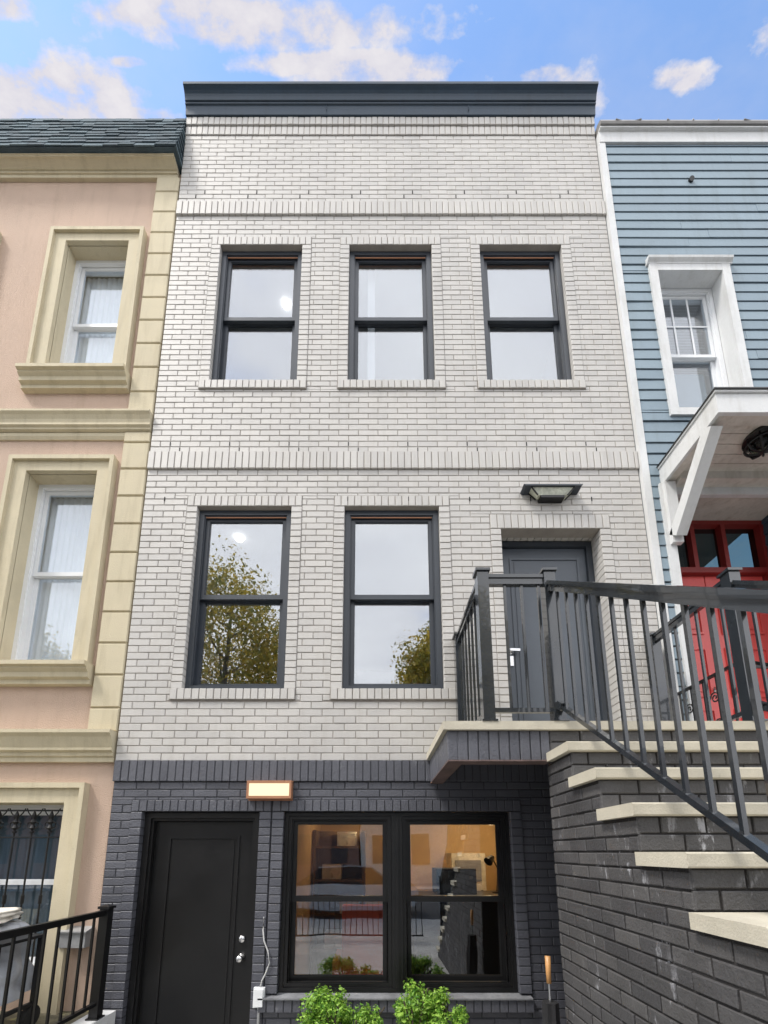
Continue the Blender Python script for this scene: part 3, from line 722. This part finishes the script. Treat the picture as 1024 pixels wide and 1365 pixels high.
for z in [7.529-P_*i for i in range(0, 22)]:
    lo = max(z, 1.046)
    if prev-lo > .03:
        for q in subtract((-2.565, XB-.001, lo+.007, prev-.007), [(-9, 9, 4.21, 4.421)]):
            qm.brick(Vector((0, YL-.045, 0)), X_, Z_, -Y_, q[0], q[1], q[2], q[3], .044, .008, j=.0)
    prev = z
    if lo <= 1.05: break
qm.box(-2.56, XB-.003, YL-.028, YL+.002, 1.046, 4.21); qm.box(-2.56, XB-.003, YL-.028, YL+.002, 4.421, 7.763)
obj('quoin_column', qm, 'tan', LH)
cm = MB().extrude_x([(YL+.003, 7.765), (YL-.035, 7.765), (YL-.04, 7.80), (YL-.055, 7.803), (YL-.055, 7.818), (YL-.045, 7.822), (YL-.05, 7.835), (YL-.065, 7.838), (YL-.082, 7.848), (YL-.11, 7.862), (YL-.125, 7.868), (YL-.145, 7.87), (YL-.145, 7.882), (YL-.155, 7.885), (YL-.155, 7.895), (YL+.2, 7.895)], XA, -2.33)
obj('eaves_cornice', cm, 'tan', LH)
# mansard with shingle tabs
sh = MB(); y0, z0, y1, z1 = YL-.195, 7.90, YL-.03, 8.68
up = Vector((0, y1-y0, z1-z0)); Ls = up.length; up.normalize(); nr = Vector((0, -up.z, up.y))
sh.add([(XA, y0, z0), (-2.30, y0, z0), (-2.30, y1, z1), (XA, y1, z1), (XA, y1+.5, z1), (-2.3, y1+.5, z1), (-2.3, YL+.3, z0), (XA, YL+.3, z0)], [(0, 1, 2, 3), (3, 2, 5, 4), (0, 7, 6, 1), (1, 6, 5, 2)])
rows = int(Ls/.098)+1
for j in range(rows):
    x = XA+rng.uniform(-.2, 0)
    while x < -2.30:
        w_ = rng.uniform(.13, .26); a = max(x, XA); b_ = min(x+w_, -2.285); dz = rng.uniform(-.012, .012); th = rng.uniform(.009, .018)
        o = Vector((0, y0, z0))+up*(j*.098+dz)+nr*.004
        vs = [o+X_*(a+.002)+nr*th, o+X_*(b_-.002)+nr*th, o+X_*(b_-.002)+up*.15, o+X_*(a+.002)+up*.15, o+X_*(a+.002), o+X_*(b_-.002)]
        sh.add(vs, [(0, 1, 2, 3), (4, 5, 1, 0), (5, 2, 1), (4, 0, 3)]); x += w_
    # hip return on the right hand side
    y = y0+(y1-y0)*(j/rows)-.01; k = 0
    while y < YL+.28:
        w_ = rng.uniform(.07, .12); th = rng.uniform(.010, .02); zz0 = z0+j*.094-.02*k*0
        sh.add([(-2.302+th+.012, y, zz0), (-2.302+th+.012, y+w_-.002, zz0), (-2.302, y+w_-.002, zz0+.15), (-2.302, y, zz0+.15), (-2.302, y, zz0), (-2.302, y+w_-.002, zz0)], [(0, 1, 2, 3), (4, 5, 1, 0)]); y += w_; k += 1
obj('mansard_roof', sh, 'shingle', LH)
# electrical box + yard clutter
t = thing('meter_box', 'small galvanised electrical box with lid on the salmon wall behind the low black railing', 'electrical box', (-2.44, YL, -.76))
b = MB(); b.box(-2.545, -2.335, YL-.09, YL-.001, -.755, -.64); obj('box_body', b, 'galv', t)
obj('box_lid', MB().extrude_x([(YL-.105, -.64), (YL-.105, -.628), (YL-.001, -.60), (YL-.001, -.64)], -2.555, -2.325), 'galv', t)
def crumple(x0, x1, y0, y1, z0, z1, amp, seed, nx=16, flare=.0, top=.02):
    rg = random.Random(seed); b = MB(); vs = []; fs = []; n = 56; lev = 12; ph = [rg.uniform(0, 6) for _ in range(6)]
    cx, cy, rx, ry = (x0+x1)/2, (y0+y1)/2, (x1-x0)/2, (y1-y0)/2
    for j in range(lev+1):
        f = j/lev; z = z0+(z1-z0)*f; sc = 1+flare*(1-f)
        if j == lev: sc *= .93
        for k in range(n):
            a = 2*math.pi*k/n; ca, sa = math.cos(a), math.sin(a); e = .28
            px = math.copysign(abs(ca)**e, ca); py = math.copysign(abs(sa)**e, sa)
            w = amp*(math.sin(a*9+ph[0]+f*2)*(1-f*.6)+.6*math.sin(a*17+ph[1]-f*5)+.5*math.sin(f*13+ph[2]+a*3))+rg.uniform(-amp, amp)*.25
            vs.append((cx+px*rx*sc+w*ca, cy+py*ry*sc+w*sa, z+amp*.5*math.sin(a*5+ph[3])))
    for j in range(lev):
        for k in range(n): fs.append((j*n+k, j*n+(k+1) % n, (j+1)*n+(k+1) % n, (j+1)*n+k))
    vs.append((cx, cy, z1+top)); 
    for k in range(n): fs.append((lev*n+k, lev*n+(k+1) % n, len(vs)-1))
    b.add(vs, fs); return b
t = thing('covered_barbecue', 'barbecue cart under a crumpled grey tarpaulin behind the low black railing', 'barbecue', (-2.95, 3.15, -1.25))
obj('tarpaulin', crumple(-3.35, -2.62, 2.95, 3.42, -1.02, -.52, .034, 3, flare=.12), 'tarp', t, smooth=True)
fr = MB()
for xx in (-3.28, -2.50):
    for yy in (2.98, 3.36): fr.box(xx-.015, xx+.015, yy-.015, yy+.015, -1.245, -.6)
fr.bar((-3.28, 2.98, -1.08), (-2.50, 2.98, -1.08), .025, .025); fr.bar((-2.50, 2.98, -1.08), (-2.50, 3.36, -1.08), .025, .025); fr.box(-2.63, -2.47, 2.98, 3.36, -.62, -.6)
obj('cart_frame', fr, 'black', t)
for yy in (2.98, 3.36): obj('wheel', MB().tube([(-2.53, yy, -1.17), (-2.49, yy, -1.17)], .075, 16), 'tyre', t)
sk = crumple(-3.30, -2.66, 2.98, 3.36, -.485, -.415, .02, 9, top=.015); tag(obj('folded_sack', sk, 'sack', None, (-3.0, 3.17, -.5), smooth=True), 'crumpled off-white sack lying on top of the grey tarpaulin', 'sack')

# ------------------------------------------------------------------ blue clapboard house (right)
BH = thing('clapboard_house', 'blue clapboard house with white trim, flat white door hood and red entrance', 'house', (4.2, D, GZ))
bx0, bx1 = 2.69, 7.5
BWO = (3.065, 3.772, 4.43, 6.239); REC = (2.845, 4.13, .60, 3.49)
holes = [BWO, REC]
sb = MB(); e = .129; z = .3; zt_ = 8.21
seam = {}
while z < zt_:
    z2 = min(z+e, zt_); sx = [bx0]; x = bx0+rng.uniform(.6, 3.2)
    while x < bx1: sx.append(x); x += rng.uniform(2.2, 3.6)
    sx.append(bx1)
    for a, b_ in zip(sx[:-1], sx[1:]):
        for q in subtract((a+.0015, b_-.0015, z, z2), [(h[0]-.03, h[1]+.03, h[2]-.03, h[3]+.03) for h in holes]):
            bw = rng.uniform(-.0025, .0025); za = q[2]+(rng.uniform(-.002, .002) if q[2] <= z+1e-6 else 0); zt2 = q[3]; full = q[3] >= z2-1e-6 and q[3]-q[2] > .03
            zl = zt2-.015 if full else zt2; a0, a1 = q[0], q[1]
            vs = [(a0, D+.004, za), (a1, D+.004, za), (a1, D-.038, za), (a0, D-.038+bw, za), (a1, D-.031, zl), (a0, D-.031+bw, zl), (a1, D+.0, zl+.001), (a0, D+.0, zl+.001), (a1, D+.0, zt2), (a0, D+.0, zt2)]
            sb.add(vs, [(0, 1, 2, 3), (3, 2, 4, 5), (5, 4, 6, 7), (7, 6, 8, 9), (1, 6, 4, 2), (0, 3, 5, 7)])
    z = z2
obj('clapboard_siding', sb, 'siding', BH)
bw_ = MB()
for q in subtract((XR+.004, bx1, GZ, 8.21), [(h[0]-.03, h[1]+.03, h[2]-.03, h[3]+.03) for h in holes]): bw_.box(q[0], q[1], D+.006, D+.10, q[2], q[3])
obj('sheathing', bw_, 'siding', BH)
obj('corner_board', MB().box(XR+.003, bx0-.002, D-.045, D+.005, GZ, 8.2), 'whitewood', BH)
fb = MB().extrude_x([(D+.1, 8.205), (D-.05, 8.205), (D-.055, 8.36), (D-.085, 8.365), (D-.085, 8.385), (D+.1, 8.39)], XR+.01, bx1); obj('fascia_board', fb, 'whitewood', BH)
rf = MB().extrude_x([(D+.1, 8.391), (D-.10, 8.391), (D-.11, 8.41), (D-.10, 8.45), (D-.04, 8.50), (D+.3, 8.53)], XR+.01, bx1)
for i in range(14): rf.tube([(2.8+i*.3+rng.uniform(-.1, .1), D-.1, 8.43), (2.8+i*.3, D-.112, 8.43)], .007, 6)
obj('roof_edge', rf, 'steeldeck', BH)
obj('vent_cap', MB().tube([(3.62, D, 7.62), (3.62, D-.06, 7.60)], .028, 12), 'black', BH)
# window
x0, x1, z0, z1 = BWO; b = MB()
b.box(x0-.088, x0, D-.06, D+.1, z0-.085, z1+.085); b.box(x1, x1+.088, D-.06, D+.1, z0-.085, z1+.085); b.box(x0, x1, D-.058, D+.1, z1, z1+.085); b.box(x0, x1, D-.06, D+.1, z0-.085, z0)

wt = obj('window_trim', b, 'whitewood', BH)
obj('crown_cap', MB().extrude_x([(D+.004, z1+.087), (D-.06, z1+.087), (D-.065, z1+.1), (D-.09, z1+.125), (D-.095, z1+.15), (D-.02, z1+.175), (D+.004, z1+.175)], x0-.105, x1+.115), 'whitewood', wt)
wd = dhung(BH, BWO, 'vinyl', 'glass_left', y=D+.101, fw=.04, sw=.038, muntin=True)
curtain(x0+.04, x1-.04, (z0+z1)/2-.1, z1-.03, D+.245, wd, 'curtain', blind=True); 
s_ = MB().box(x0+.03, x1-.12, D+.242, D+.245, z0-.1, (z0+z1)/2-.09); obj('shade', s_, 'screen', wd)
bx = MB(); bx.box(x0-.3, x1+.3, D+1.2, D+1.25, z0-.3, z1+.3); bx.box(x0-.3, x1+.3, D+.26, D+1.2, z1+.3, z1+.33); bx.box(x1+.3, x1+.33, D+.26, D+1.2, z0-.3, z1+.3); bx.box(x0-.33, x0-.3, D+.26, D+1.2, z0-.3, z1+.3); obj('room_shell', bx, 'room', wd)
# entrance recess
yr = 4.06; r0, r1, rz0, rz1 = REC
b = MB(); b.box(r0-.1, r0, D+.101, yr+.1, rz0, rz1+.05); b.box(r1, r1+.1, D+.101, yr+.1, rz0, rz1+.05)
z = rz0
while z < rz1: b.add([(r1-.02, D+.1, z), (r1-.02, yr, z), (r1-.002, yr, z+e), (r1-.002, D+.1, z+e), (r1, D+.1, z), (r1, yr, z)], [(0, 1, 2, 3), (4, 5, 1, 0)]); z += e
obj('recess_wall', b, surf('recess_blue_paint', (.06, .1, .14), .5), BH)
obj('recess_ceiling', MB().box(r0, r1, D+.003, yr+.1, rz1-.002, rz1+.04), 'soffit', BH)
b = MB(); b.box(r0-.085, r0, D-.06, D+.02, rz0, rz1+.05); b.box(r1, r1+.085, D-.06, D+.02, rz0, rz1+.05); b.box(r0, r1, D-.04, D+.002, rz1-.06, rz1+.05)
obj('entrance_casing', b, 'whitewood', BH)
fr = MB(); zr = 2.93; yq = yr-.05
ring(fr, r0, r1-.001, rz0, rz1-.003, .045, yq, yr+.09, wb_=.05); fr.box(r0+.045, r1-.046, yq, yr+.09, zr-.06, zr)
for xx in (3.36, 3.69): fr.box(xx-.022, xx+.022, yq, yr+.05, zr, rz1-.048)
ef = obj('entrance_frame', fr, 'darkred', BH)
obj('transom_pane', MB().box(r0+.04, r1-.04, yr+.02, yr+.025, zr, rz1-.04), 'glass_dark', ef)
db = MB().box(r0+.02, r1-.02, yr+.3, yr+.9, rz0, zr+.25); 
obj('vestibule_backdrop', MB().box(r0-.1, r1+.3, yr+1.5, yr+1.55, rz0, rz1+.5).box(r0-.1, r1+.3, yr+.1, yr+1.5, rz1+.3, rz1+.35), 'room', BH)
for (a, b_) in ((r0+.05, 3.46), (3.465, r1-.05)):
    d_ = MB(); d_.box(a+.003, b_-.003, yr+.01, yr+.05, rz0+.05, zr-.065)
    wdt = b_-a
    for (za, zb) in ((rz0+.2, rz0+.8), (rz0+.92, rz0+1.45), (rz0+1.6, zr-.2)):
        ring(d_, a+.09, b_-.09, za, zb, .022, yr-.003, yr+.011); d_.box(a+.15, b_-.15, yr+.001, yr+.011, za+.06, zb-.06)
    dd = obj('red_door', d_, 'red', BH)
kb = MB().lathe((0, 0, 0), [(0, 0), (.03, 0), (.03, .006), (.012, .012), (.012, .035), (.028, .045), (.028, .06), (0, .07)], 16); face_front(kb, (3.40, yr+.01, 1.6)); obj('door_knob', kb, 'chrome', dd, smooth=True)
# flat hood
hd = MB(); hx0, hx1, hy, hz0, hz1 = 2.79, 4.75, 2.90, 3.53, 3.735
hd.box(hx0, hx1, hy, hy+.03, hz0, hz1-.02); hd.box(hx0, hx0+.03, hy+.03, D-.025, hz0, hz1-.02); hd.box(hx1-.03, hx1, hy+.03, D-.025, hz0, hz1-.02)
hd.box(hx0-.012, hx1+.012, hy-.015, D-.025, hz1-.018, hz1)
hood = obj('door_hood', hd, 'whitewood', BH)
obj('hood_roofing', MB().box(hx0-.02, hx1+.02, hy-.025, D-.024, hz1+.001, hz1+.014), 'black', hood)
pl = MB(); y = hy+.14
while y < D-.2:
    pl.box(hx0+.12, hx1-.03, y, min(y+.092, D-.1), hz0+.06, hz0+.075); y += .098
pl.box(hx0+.03, hx0+.12, hy+.03, D-.03, hz0+.02, hz0+.08); pl.box(hx0+.12, hx1-.03, hy+.03, hy+.13, hz0+.02, hz0+.08)
pl.box(hx0+.12, hx1-.03, D-.14, D-.026, hz0-.02, hz0+.075); pl.box(hx0+.12, hx1-.03, hy+.13, D-.14, hz0+.08, hz0+.09)
obj('hood_soffit', pl, 'soffit', hood)
for xx in (2.835, 4.55):
    br = MB(); br.bar((xx, D-.10, 2.93), (xx, hy+.12, 3.525), .10, .11, (0, -1, 1)); br.box(xx-.05, xx+.05, D-.10, D-.053, 2.86, 3.52)
    obj('hood_bracket', br, 'soffit' if False else 'whitewood', hood)
t = thing('caged_ceiling_lamp', 'round black caged lamp under the white door hood', 'ceiling lamp', (3.36, 3.15, 3.59))
c = (3.37, 3.16, hz0+.06); obj('lamp_base', MB().lathe(c, [(0, 0), (.12, 0), (.13, -.03), (.1, -.045), (0, -.045)], 24), 'black', t)
obj('lamp_glass', MB().lathe(c, [(.085, -.046), (.09, -.09), (.06, -.13), (0, -.145)], 20), 'glass_dark', t, smooth=True)
cg = MB()
for k in range(8):
    a = math.pi*k/4; cg.tube([(c[0]+math.cos(a)*r, c[1]+math.sin(a)*r, c[2]+z) for r, z in ((.115, -.03), (.118, -.08), (.095, -.13), (.04, -.16), (0, -.165))], .009, 6)
cg.tube([(c[0]+math.cos(a*.2618)*.117, c[1]+math.sin(a*.2618)*.117, c[2]-.085) for a in range(25)], .008, 6); obj('lamp_cage', cg, 'black', t)
# neighbour's wrought iron railing
t = thing('wrought_iron_railing', 'thin wrought iron railing with scrolls in front of the red door', 'railing', (2.9, 3.3, .6), None)
xw = 2.68; b = MB(); b.bar((xw, D-.02, 1.38), (xw, 2.94, 1.38), .022, .022); b.bar((xw, 2.94, 1.38), (xw+.02, 1.9, .74), .022, .022); b.bar((xw, D-.02, .72), (xw, 2.94, .72), .02, .02); obj('hand_rail', b, 'black', t)
b = MB()
for i in range(6): yy = D-.06-.135*i; b.box(xw-.006, xw+.006, yy-.006, yy+.006, .6, 1.375)
obj('bars', b, 'black', t)
b = MB()
def scroll(cx, cy, cz, r, hnd, axis):
    pts = []
    for i in range(26):
        a = i*.42; rr = r*(1-i/30)
        u, v = math.cos(a)*rr*hnd, math.sin(a)*rr
        pts.append((cx, cy+u, cz+v) if axis == 'y' else (cx+u, cy, cz+v))
    b.tube(pts, .006, 6)
for yy in (3.5, 3.22): scroll(xw, yy, 1.2, .05, 1, 'y'); scroll(xw, yy, .98, .05, -1, 'y')
b.bar((2.72, 3.0, 1.36), (4.1, 3.0, 1.36), .02, .02)
for xx in (2.95, 3.25, 3.55): scroll(xx, 3.0, 1.24, .055, 1, 'x'); scroll(xx+.12, 3.0, 1.02, .055, -1, 'x'); b.box(xx+.15, xx+.162, 2.994, 3.006, .6, 1.35)
obj('scrollwork', b, 'black', t)
tag(obj('neighbour_step', MB().box(2.66, 4.6, 2.6, yr, GZ, .6), 'concrete', None, (3.4, 3, GZ)), 'concrete entrance step in front of the red doors', 'step')

# ------------------------------------------------------------------ ground
struct('ground', MB().box(-400, 400, -400, 400, GZ-.5, GZ-.012), 'asphalt')
struct('areaway_pavement', MB().box(XL+.1, XR+1.5, -2.2, D+.02, GZ-.011, GZ-.001), 'concrete')
struct('pavement', MB().box(-60, 60, -5.2, -2.204, GZ-.011, GZ+.0), 'concrete')
struct('opposite_pavement', MB().box(-60, 60, -17.5, -14, GZ-.011, GZ+.12), 'concrete')
struct('yard_ground', MB().box(-9, -2.205, -2.2, YL+.02, GZ-.011, -1.25), 'dirt')
tag(obj('yard_kerb', MB().box(-2.2, -2.035, -2.2, YL-.08, GZ-.011, -1.217), 'whiteconc', None, (-2.1, .7, GZ)), 'low white concrete kerb wall under the black yard railing', 'kerb wall')

# ------------------------------------------------------------------ across the street: what the glass mirrors
def tree(x, y, h, cr, crz, seed, label):
    rg = random.Random(seed); t = thing('street_tree', label, 'tree', (x, y, GZ), 'street trees mirrored in the windows')
    tr = MB(); zc = GZ+h-crz; tr.tube([(x, y, GZ), (x+.05, y, GZ+h*.3), (x, y+.1, zc), (x+.1, y, zc+crz*.6)], .2, 10, r2=.05)
    for k in range(16):
        a = rg.uniform(0, 6.28); z = GZ+h*.3+(h*.6)*k/16; r = cr*rg.uniform(.5, .95)*(1-.4*k/16)
        tr.tube([(x, y, z), (x+math.cos(a)*r*.5, y+math.sin(a)*r*.5, z+.5), (x+math.cos(a)*r, y+math.sin(a)*r, z+1.3)], .07, 6, r2=.015)
    obj('trunk', tr, 'bark', t); lf = MB()
    leaves(lf, (x, y, zc), (cr, cr, crz), 26000, .17, rg, 90, .34, .9); obj('crown_leaves', lf, 'treeleaf', t); return t
tree(-6.4, -9.5, 14.6, 3.0, 5.2, 4, 'tall yellow green street tree mirrored in the left first floor window')
t2 = tree(2.9, -9.5, 9.8+1.9, 2.2, 3.4, 8, 'smaller green street tree mirrored in the second first floor window')
t3 = copy_tree(t2); t3.location = (-15.2, -9.5, GZ); t3['label'] = 'street tree mirrored in the window of the salmon house'
for i, (a, b_, h, m) in enumerate(((-26, -16, 7.2, 'redbrick'), (-15.9, -8, 6.6, 'salmon'), (-7.9, -1, 7.4, 'redbrick'), (-.9, 6, 6.8, 'sack'), (6.1, 16, 7.2, 'redbrick'))):
    t = thing('opposite_house', ('red brick', 'salmon', 'dark brick', 'cream', 'far brick')[i]+' row house across the street, mirrored in the glass', 'house', ((a+b_)/2, -20, GZ), 'row houses across the street')
    w = MB().box(a, b_, -26, -18, GZ, GZ+h); wo = obj('wall', w, m, t)
    n = int((b_-a)/2.2)
    for zz in (GZ+1.2, GZ+4.2):
        for k in range(n):
            xx = a+(k+.5)*(b_-a)/n; obj('window', MB().box(xx-.5, xx+.5, -18.001, -17.95, zz, zz+1.7), 'frame', t)
    obj('cornice', MB().box(a, b_, -18.2, -17.7, GZ+h-.3, GZ+h), 'whitewood', t)
t = thing('parked_car', 'silver saloon car parked at the kerb, mirrored in the ground window', 'car', (-1.0, -6.4, GZ))
def carbody():
    b = MB(); st_ = [(-2.25, .45, .62, .55), (-2.15, .32, .78, .8), (-1.5, .25, .88, .88), (-.9, .22, .92, .9), (.9, .22, .95, .9), (1.7, .25, .93, .88), (2.15, .32, .88, .8), (2.25, .45, .7, .6)]
    vs = []; fs = []
    for (x, z0, z1, w) in st_: vs += [(x, -w, z0), (x, w, z0), (x, w*1.02, (z0+z1)/2), (x, w*.92, z1), (x, -w*.92, z1), (x, -w*1.02, (z0+z1)/2)]
    for i in range(len(st_)-1):
        for k in range(6): fs.append((i*6+k, i*6+(k+1) % 6, i*6+6+(k+1) % 6, i*6+6+k))
    fs += [tuple(range(6)), tuple(range(len(vs)-6, len(vs)))]; b.add(vs, fs); return b
def shift(b, d): b.v = [(v[0]+d[0], v[1]+d[1], v[2]+d[2]) for v in b.v]; return b
cl_ = (-1.0, -6.4, GZ); obj('body', shift(carbody(), cl_), 'carpaint', t)
cb = MB(); cb.add([(-1.5, -.8, .9), (1.5, -.8, .93), (1.5, .8, .93), (-1.5, .8, .9), (-.7, -.62, 1.42), (.8, -.62, 1.42), (.8, .62, 1.42), (-.7, .62, 1.42)], [(0, 1, 5, 4), (1, 2, 6, 5), (2, 3, 7, 6), (3, 0, 4, 7)]); obj('windows', shift(cb, cl_), 'black', t)
obj('roof', shift(MB().box(-.75, .85, -.63, .63, 1.415, 1.45), cl_), 'carpaint', t)
for xx in (-1.4, 1.4):
    for yy in (-.85, .65): obj('wheel', shift(MB().tube([(xx, yy, .33), (xx, yy+.2, .33)], .33, 20), cl_), 'tyre', t)
t = thing('street_fence', 'black iron fence along the pavement, mirrored in the ground window', 'fence', (0, -2.2, GZ))
b = MB(); b.bar((-1.9, -2.15, GZ+.95), (1.0, -2.15, GZ+.95), .04, .03); b.bar((-1.9, -2.15, GZ+.12), (1.0, -2.15, GZ+.12), .03, .03); obj('rail', b, 'black', t)
b = MB()
for i in range(25): x = -1.85+.118*i; b.box(x-.008, x+.008, -2.158, -2.142, GZ+.13, GZ+.935)
obj('bars', b, 'black', t)

# ------------------------------------------------------------------ world, sun, camera
SUN_EL, SUN_AZ = R(56), R(238)     # azimuth of the sun seen from above, clockwise from +Y
w = bpy.data.worlds.new('World'); scene.world = w; w.use_nodes = True; nt = w.node_tree; nt.nodes.clear()
out = nt.nodes.new('ShaderNodeOutputWorld'); bg = nt.nodes.new('ShaderNodeBackground'); nt.links.new(bg.outputs[0], out.inputs[0])
sky = nt.nodes.new('ShaderNodeTexSky'); sky.sky_type = 'NISHITA'; sky.sun_disc = False; sky.sun_elevation = SUN_EL; sky.sun_rotation = SUN_AZ; sky.ozone_density = 1.5; sky.air_density = 1.0; sky.dust_density = .6
tcn = nt.nodes.new('ShaderNodeTexCoord'); sep = nt.nodes.new('ShaderNodeSeparateXYZ'); nt.links.new(tcn.outputs['Generated'], sep.inputs[0])
def math_(op, a, b=None, c=None):
    m = nt.nodes.new('ShaderNodeMath'); m.operation = op
    for i, v in enumerate((a, b, c)):
        if v is None: continue
        if isinstance(v, (int, float)): m.inputs[i].default_value = v
        else: nt.links.new(v, m.inputs[i])
    return m.outputs[0]
zc = math_('MAXIMUM', sep.outputs[2], .06); px = math_('DIVIDE', sep.outputs[0], zc); py = math_('DIVIDE', sep.outputs[1], zc)
cmb = nt.nodes.new('ShaderNodeCombineXYZ'); nt.links.new(px, cmb.inputs[0]); nt.links.new(math_('MULTIPLY', py, 1.7), cmb.inputs[1])
nz = noise(nt, cmb.outputs[0], 15.0, 10, .6); nz2 = noise(nt, cmb.outputs[0], 1.7, 4, .5)
bias = None
BLOBS = [(-.43, .40, .10, .022), (-.50, .413, .10, .02), (-.33, .418, .05, .008), (-.13, .352, .15, .014), (-.22, .343, .13, .010), (-.48, .338, .06, .008), (-.04, .377, .11, .009), (.0, .385, .09, .008), (.26, .405, .035, .02), (.225, .385, .03, .006), (.40, .388, .028, .009), (.52, .352, .035, .012), (-.32, .376, .02, .004)]
for (a, b_, rx, ry) in BLOBS:
    dx = math_('DIVIDE', math_('SUBTRACT', px, a), rx*1.4); dy = math_('DIVIDE', math_('SUBTRACT', py, b_), ry*1.4)
    dd = math_('SUBTRACT', 1.0, math_('SQRT', math_('ADD', math_('MULTIPLY', dx, dx), math_('MULTIPLY', dy, dy))))
    bias = dd if bias is None else math_('MAXIMUM', bias, dd)
bias = math_('MINIMUM', math_('MAXIMUM', bias, -.8), .45)
f1 = math_('ADD', math_('ADD', math_('MULTIPLY', bias, .62), math_('MULTIPLY', nz, 1.7)), -.37)                    # heaps of cloud over the roofs
back = nt.nodes.new('ShaderNodeMapRange'); back.inputs[1].default_value = .22; back.inputs[2].default_value = -.05; nt.links.new(sep.outputs[1], back.inputs[0])
f2 = math_('ADD', math_('MULTIPLY', back.outputs[0], .5), math_('SUBTRACT', nz2, .12))
cf = ramp(nt, math_('MAXIMUM', f1, math_('ADD', f2, 0.0)), .45, .78)
shade = mixc(nt, back.outputs[0], ramp(nt, nz, .35, .65, (2.75, 2.7, 3.15, 1), (3.5, 3.4, 3.55, 1)), ramp(nt, nz2, .3, .7, (6.7, 6.8, 7.3, 1), (8.4, 8.5, 8.7, 1)))
wisp = ramp(nt, noise(nt, cmb.outputs[0], 3.2, 6, .6), .42, .8)
skyc = mixc(nt, mixc(nt, 1.0, wisp, (.35, .35, .35, 1), 'MULTIPLY'), mixc(nt, 1.0, sky.outputs[0], (1.3, 1.42, 1.5, 1), 'MULTIPLY'), (3, 3.1, 3.6, 1))
mx = mixc(nt, cf, skyc, shade); nt.links.new(mx, bg.inputs[0]); bg.inputs[1].default_value = .1
sun = bpy.data.lights.new('sun', 'SUN'); sun.energy = 1.45; sun.angle = R(12); sun.color = (1, .95, .88)
so = bpy.data.objects.new('sun', sun); col.objects.link(so)
sd = Vector((math.sin(SUN_AZ)*math.cos(SUN_EL), math.cos(SUN_AZ)*math.cos(SUN_EL), math.sin(SUN_EL))); so.rotation_euler = sd.to_track_quat('Z', 'Y').to_euler(); so.location = (0, 0, 20)
so['kind'] = 'structure'
# warm light of the ground room's downlights
for i, (x, y, en) in enumerate(((.95, 5.6, 6), (1.6, 6.0, 5.5), (-.1, 6.0, 3.2))):
    l = bpy.data.lights.new('downlight_beam', 'POINT'); l.energy = en; l.color = (1, .74, .42); l.shadow_soft_size = .06
    lo = bpy.data.objects.new('downlight_beam', l); col.objects.link(lo); lo.location = (x, y, .42); lo['kind'] = 'structure'
cam = bpy.data.cameras.new('camera'); cam.sensor_fit = 'VERTICAL'; cam.sensor_height = 36; cam.sensor_width = 27
cam.lens = 570/1365*36; cam.shift_y = (1031-682.5)/1365; cam.shift_x = 10/1365; cam.clip_start = .05; cam.clip_end = 1500
cobj = bpy.data.objects.new('camera', cam); col.objects.link(cobj); cobj.location = (0, 0, 0); cobj.rotation_euler = (R(100.4), 0, 0)
scene.camera = cobj
vs = scene.view_settings; vs.view_transform = 'Standard'; vs.look = 'None'; vs.exposure = 1.25; vs.gamma = 1
scene.cycles.max_bounces = 8; scene.cycles.transparent_max_bounces = 16
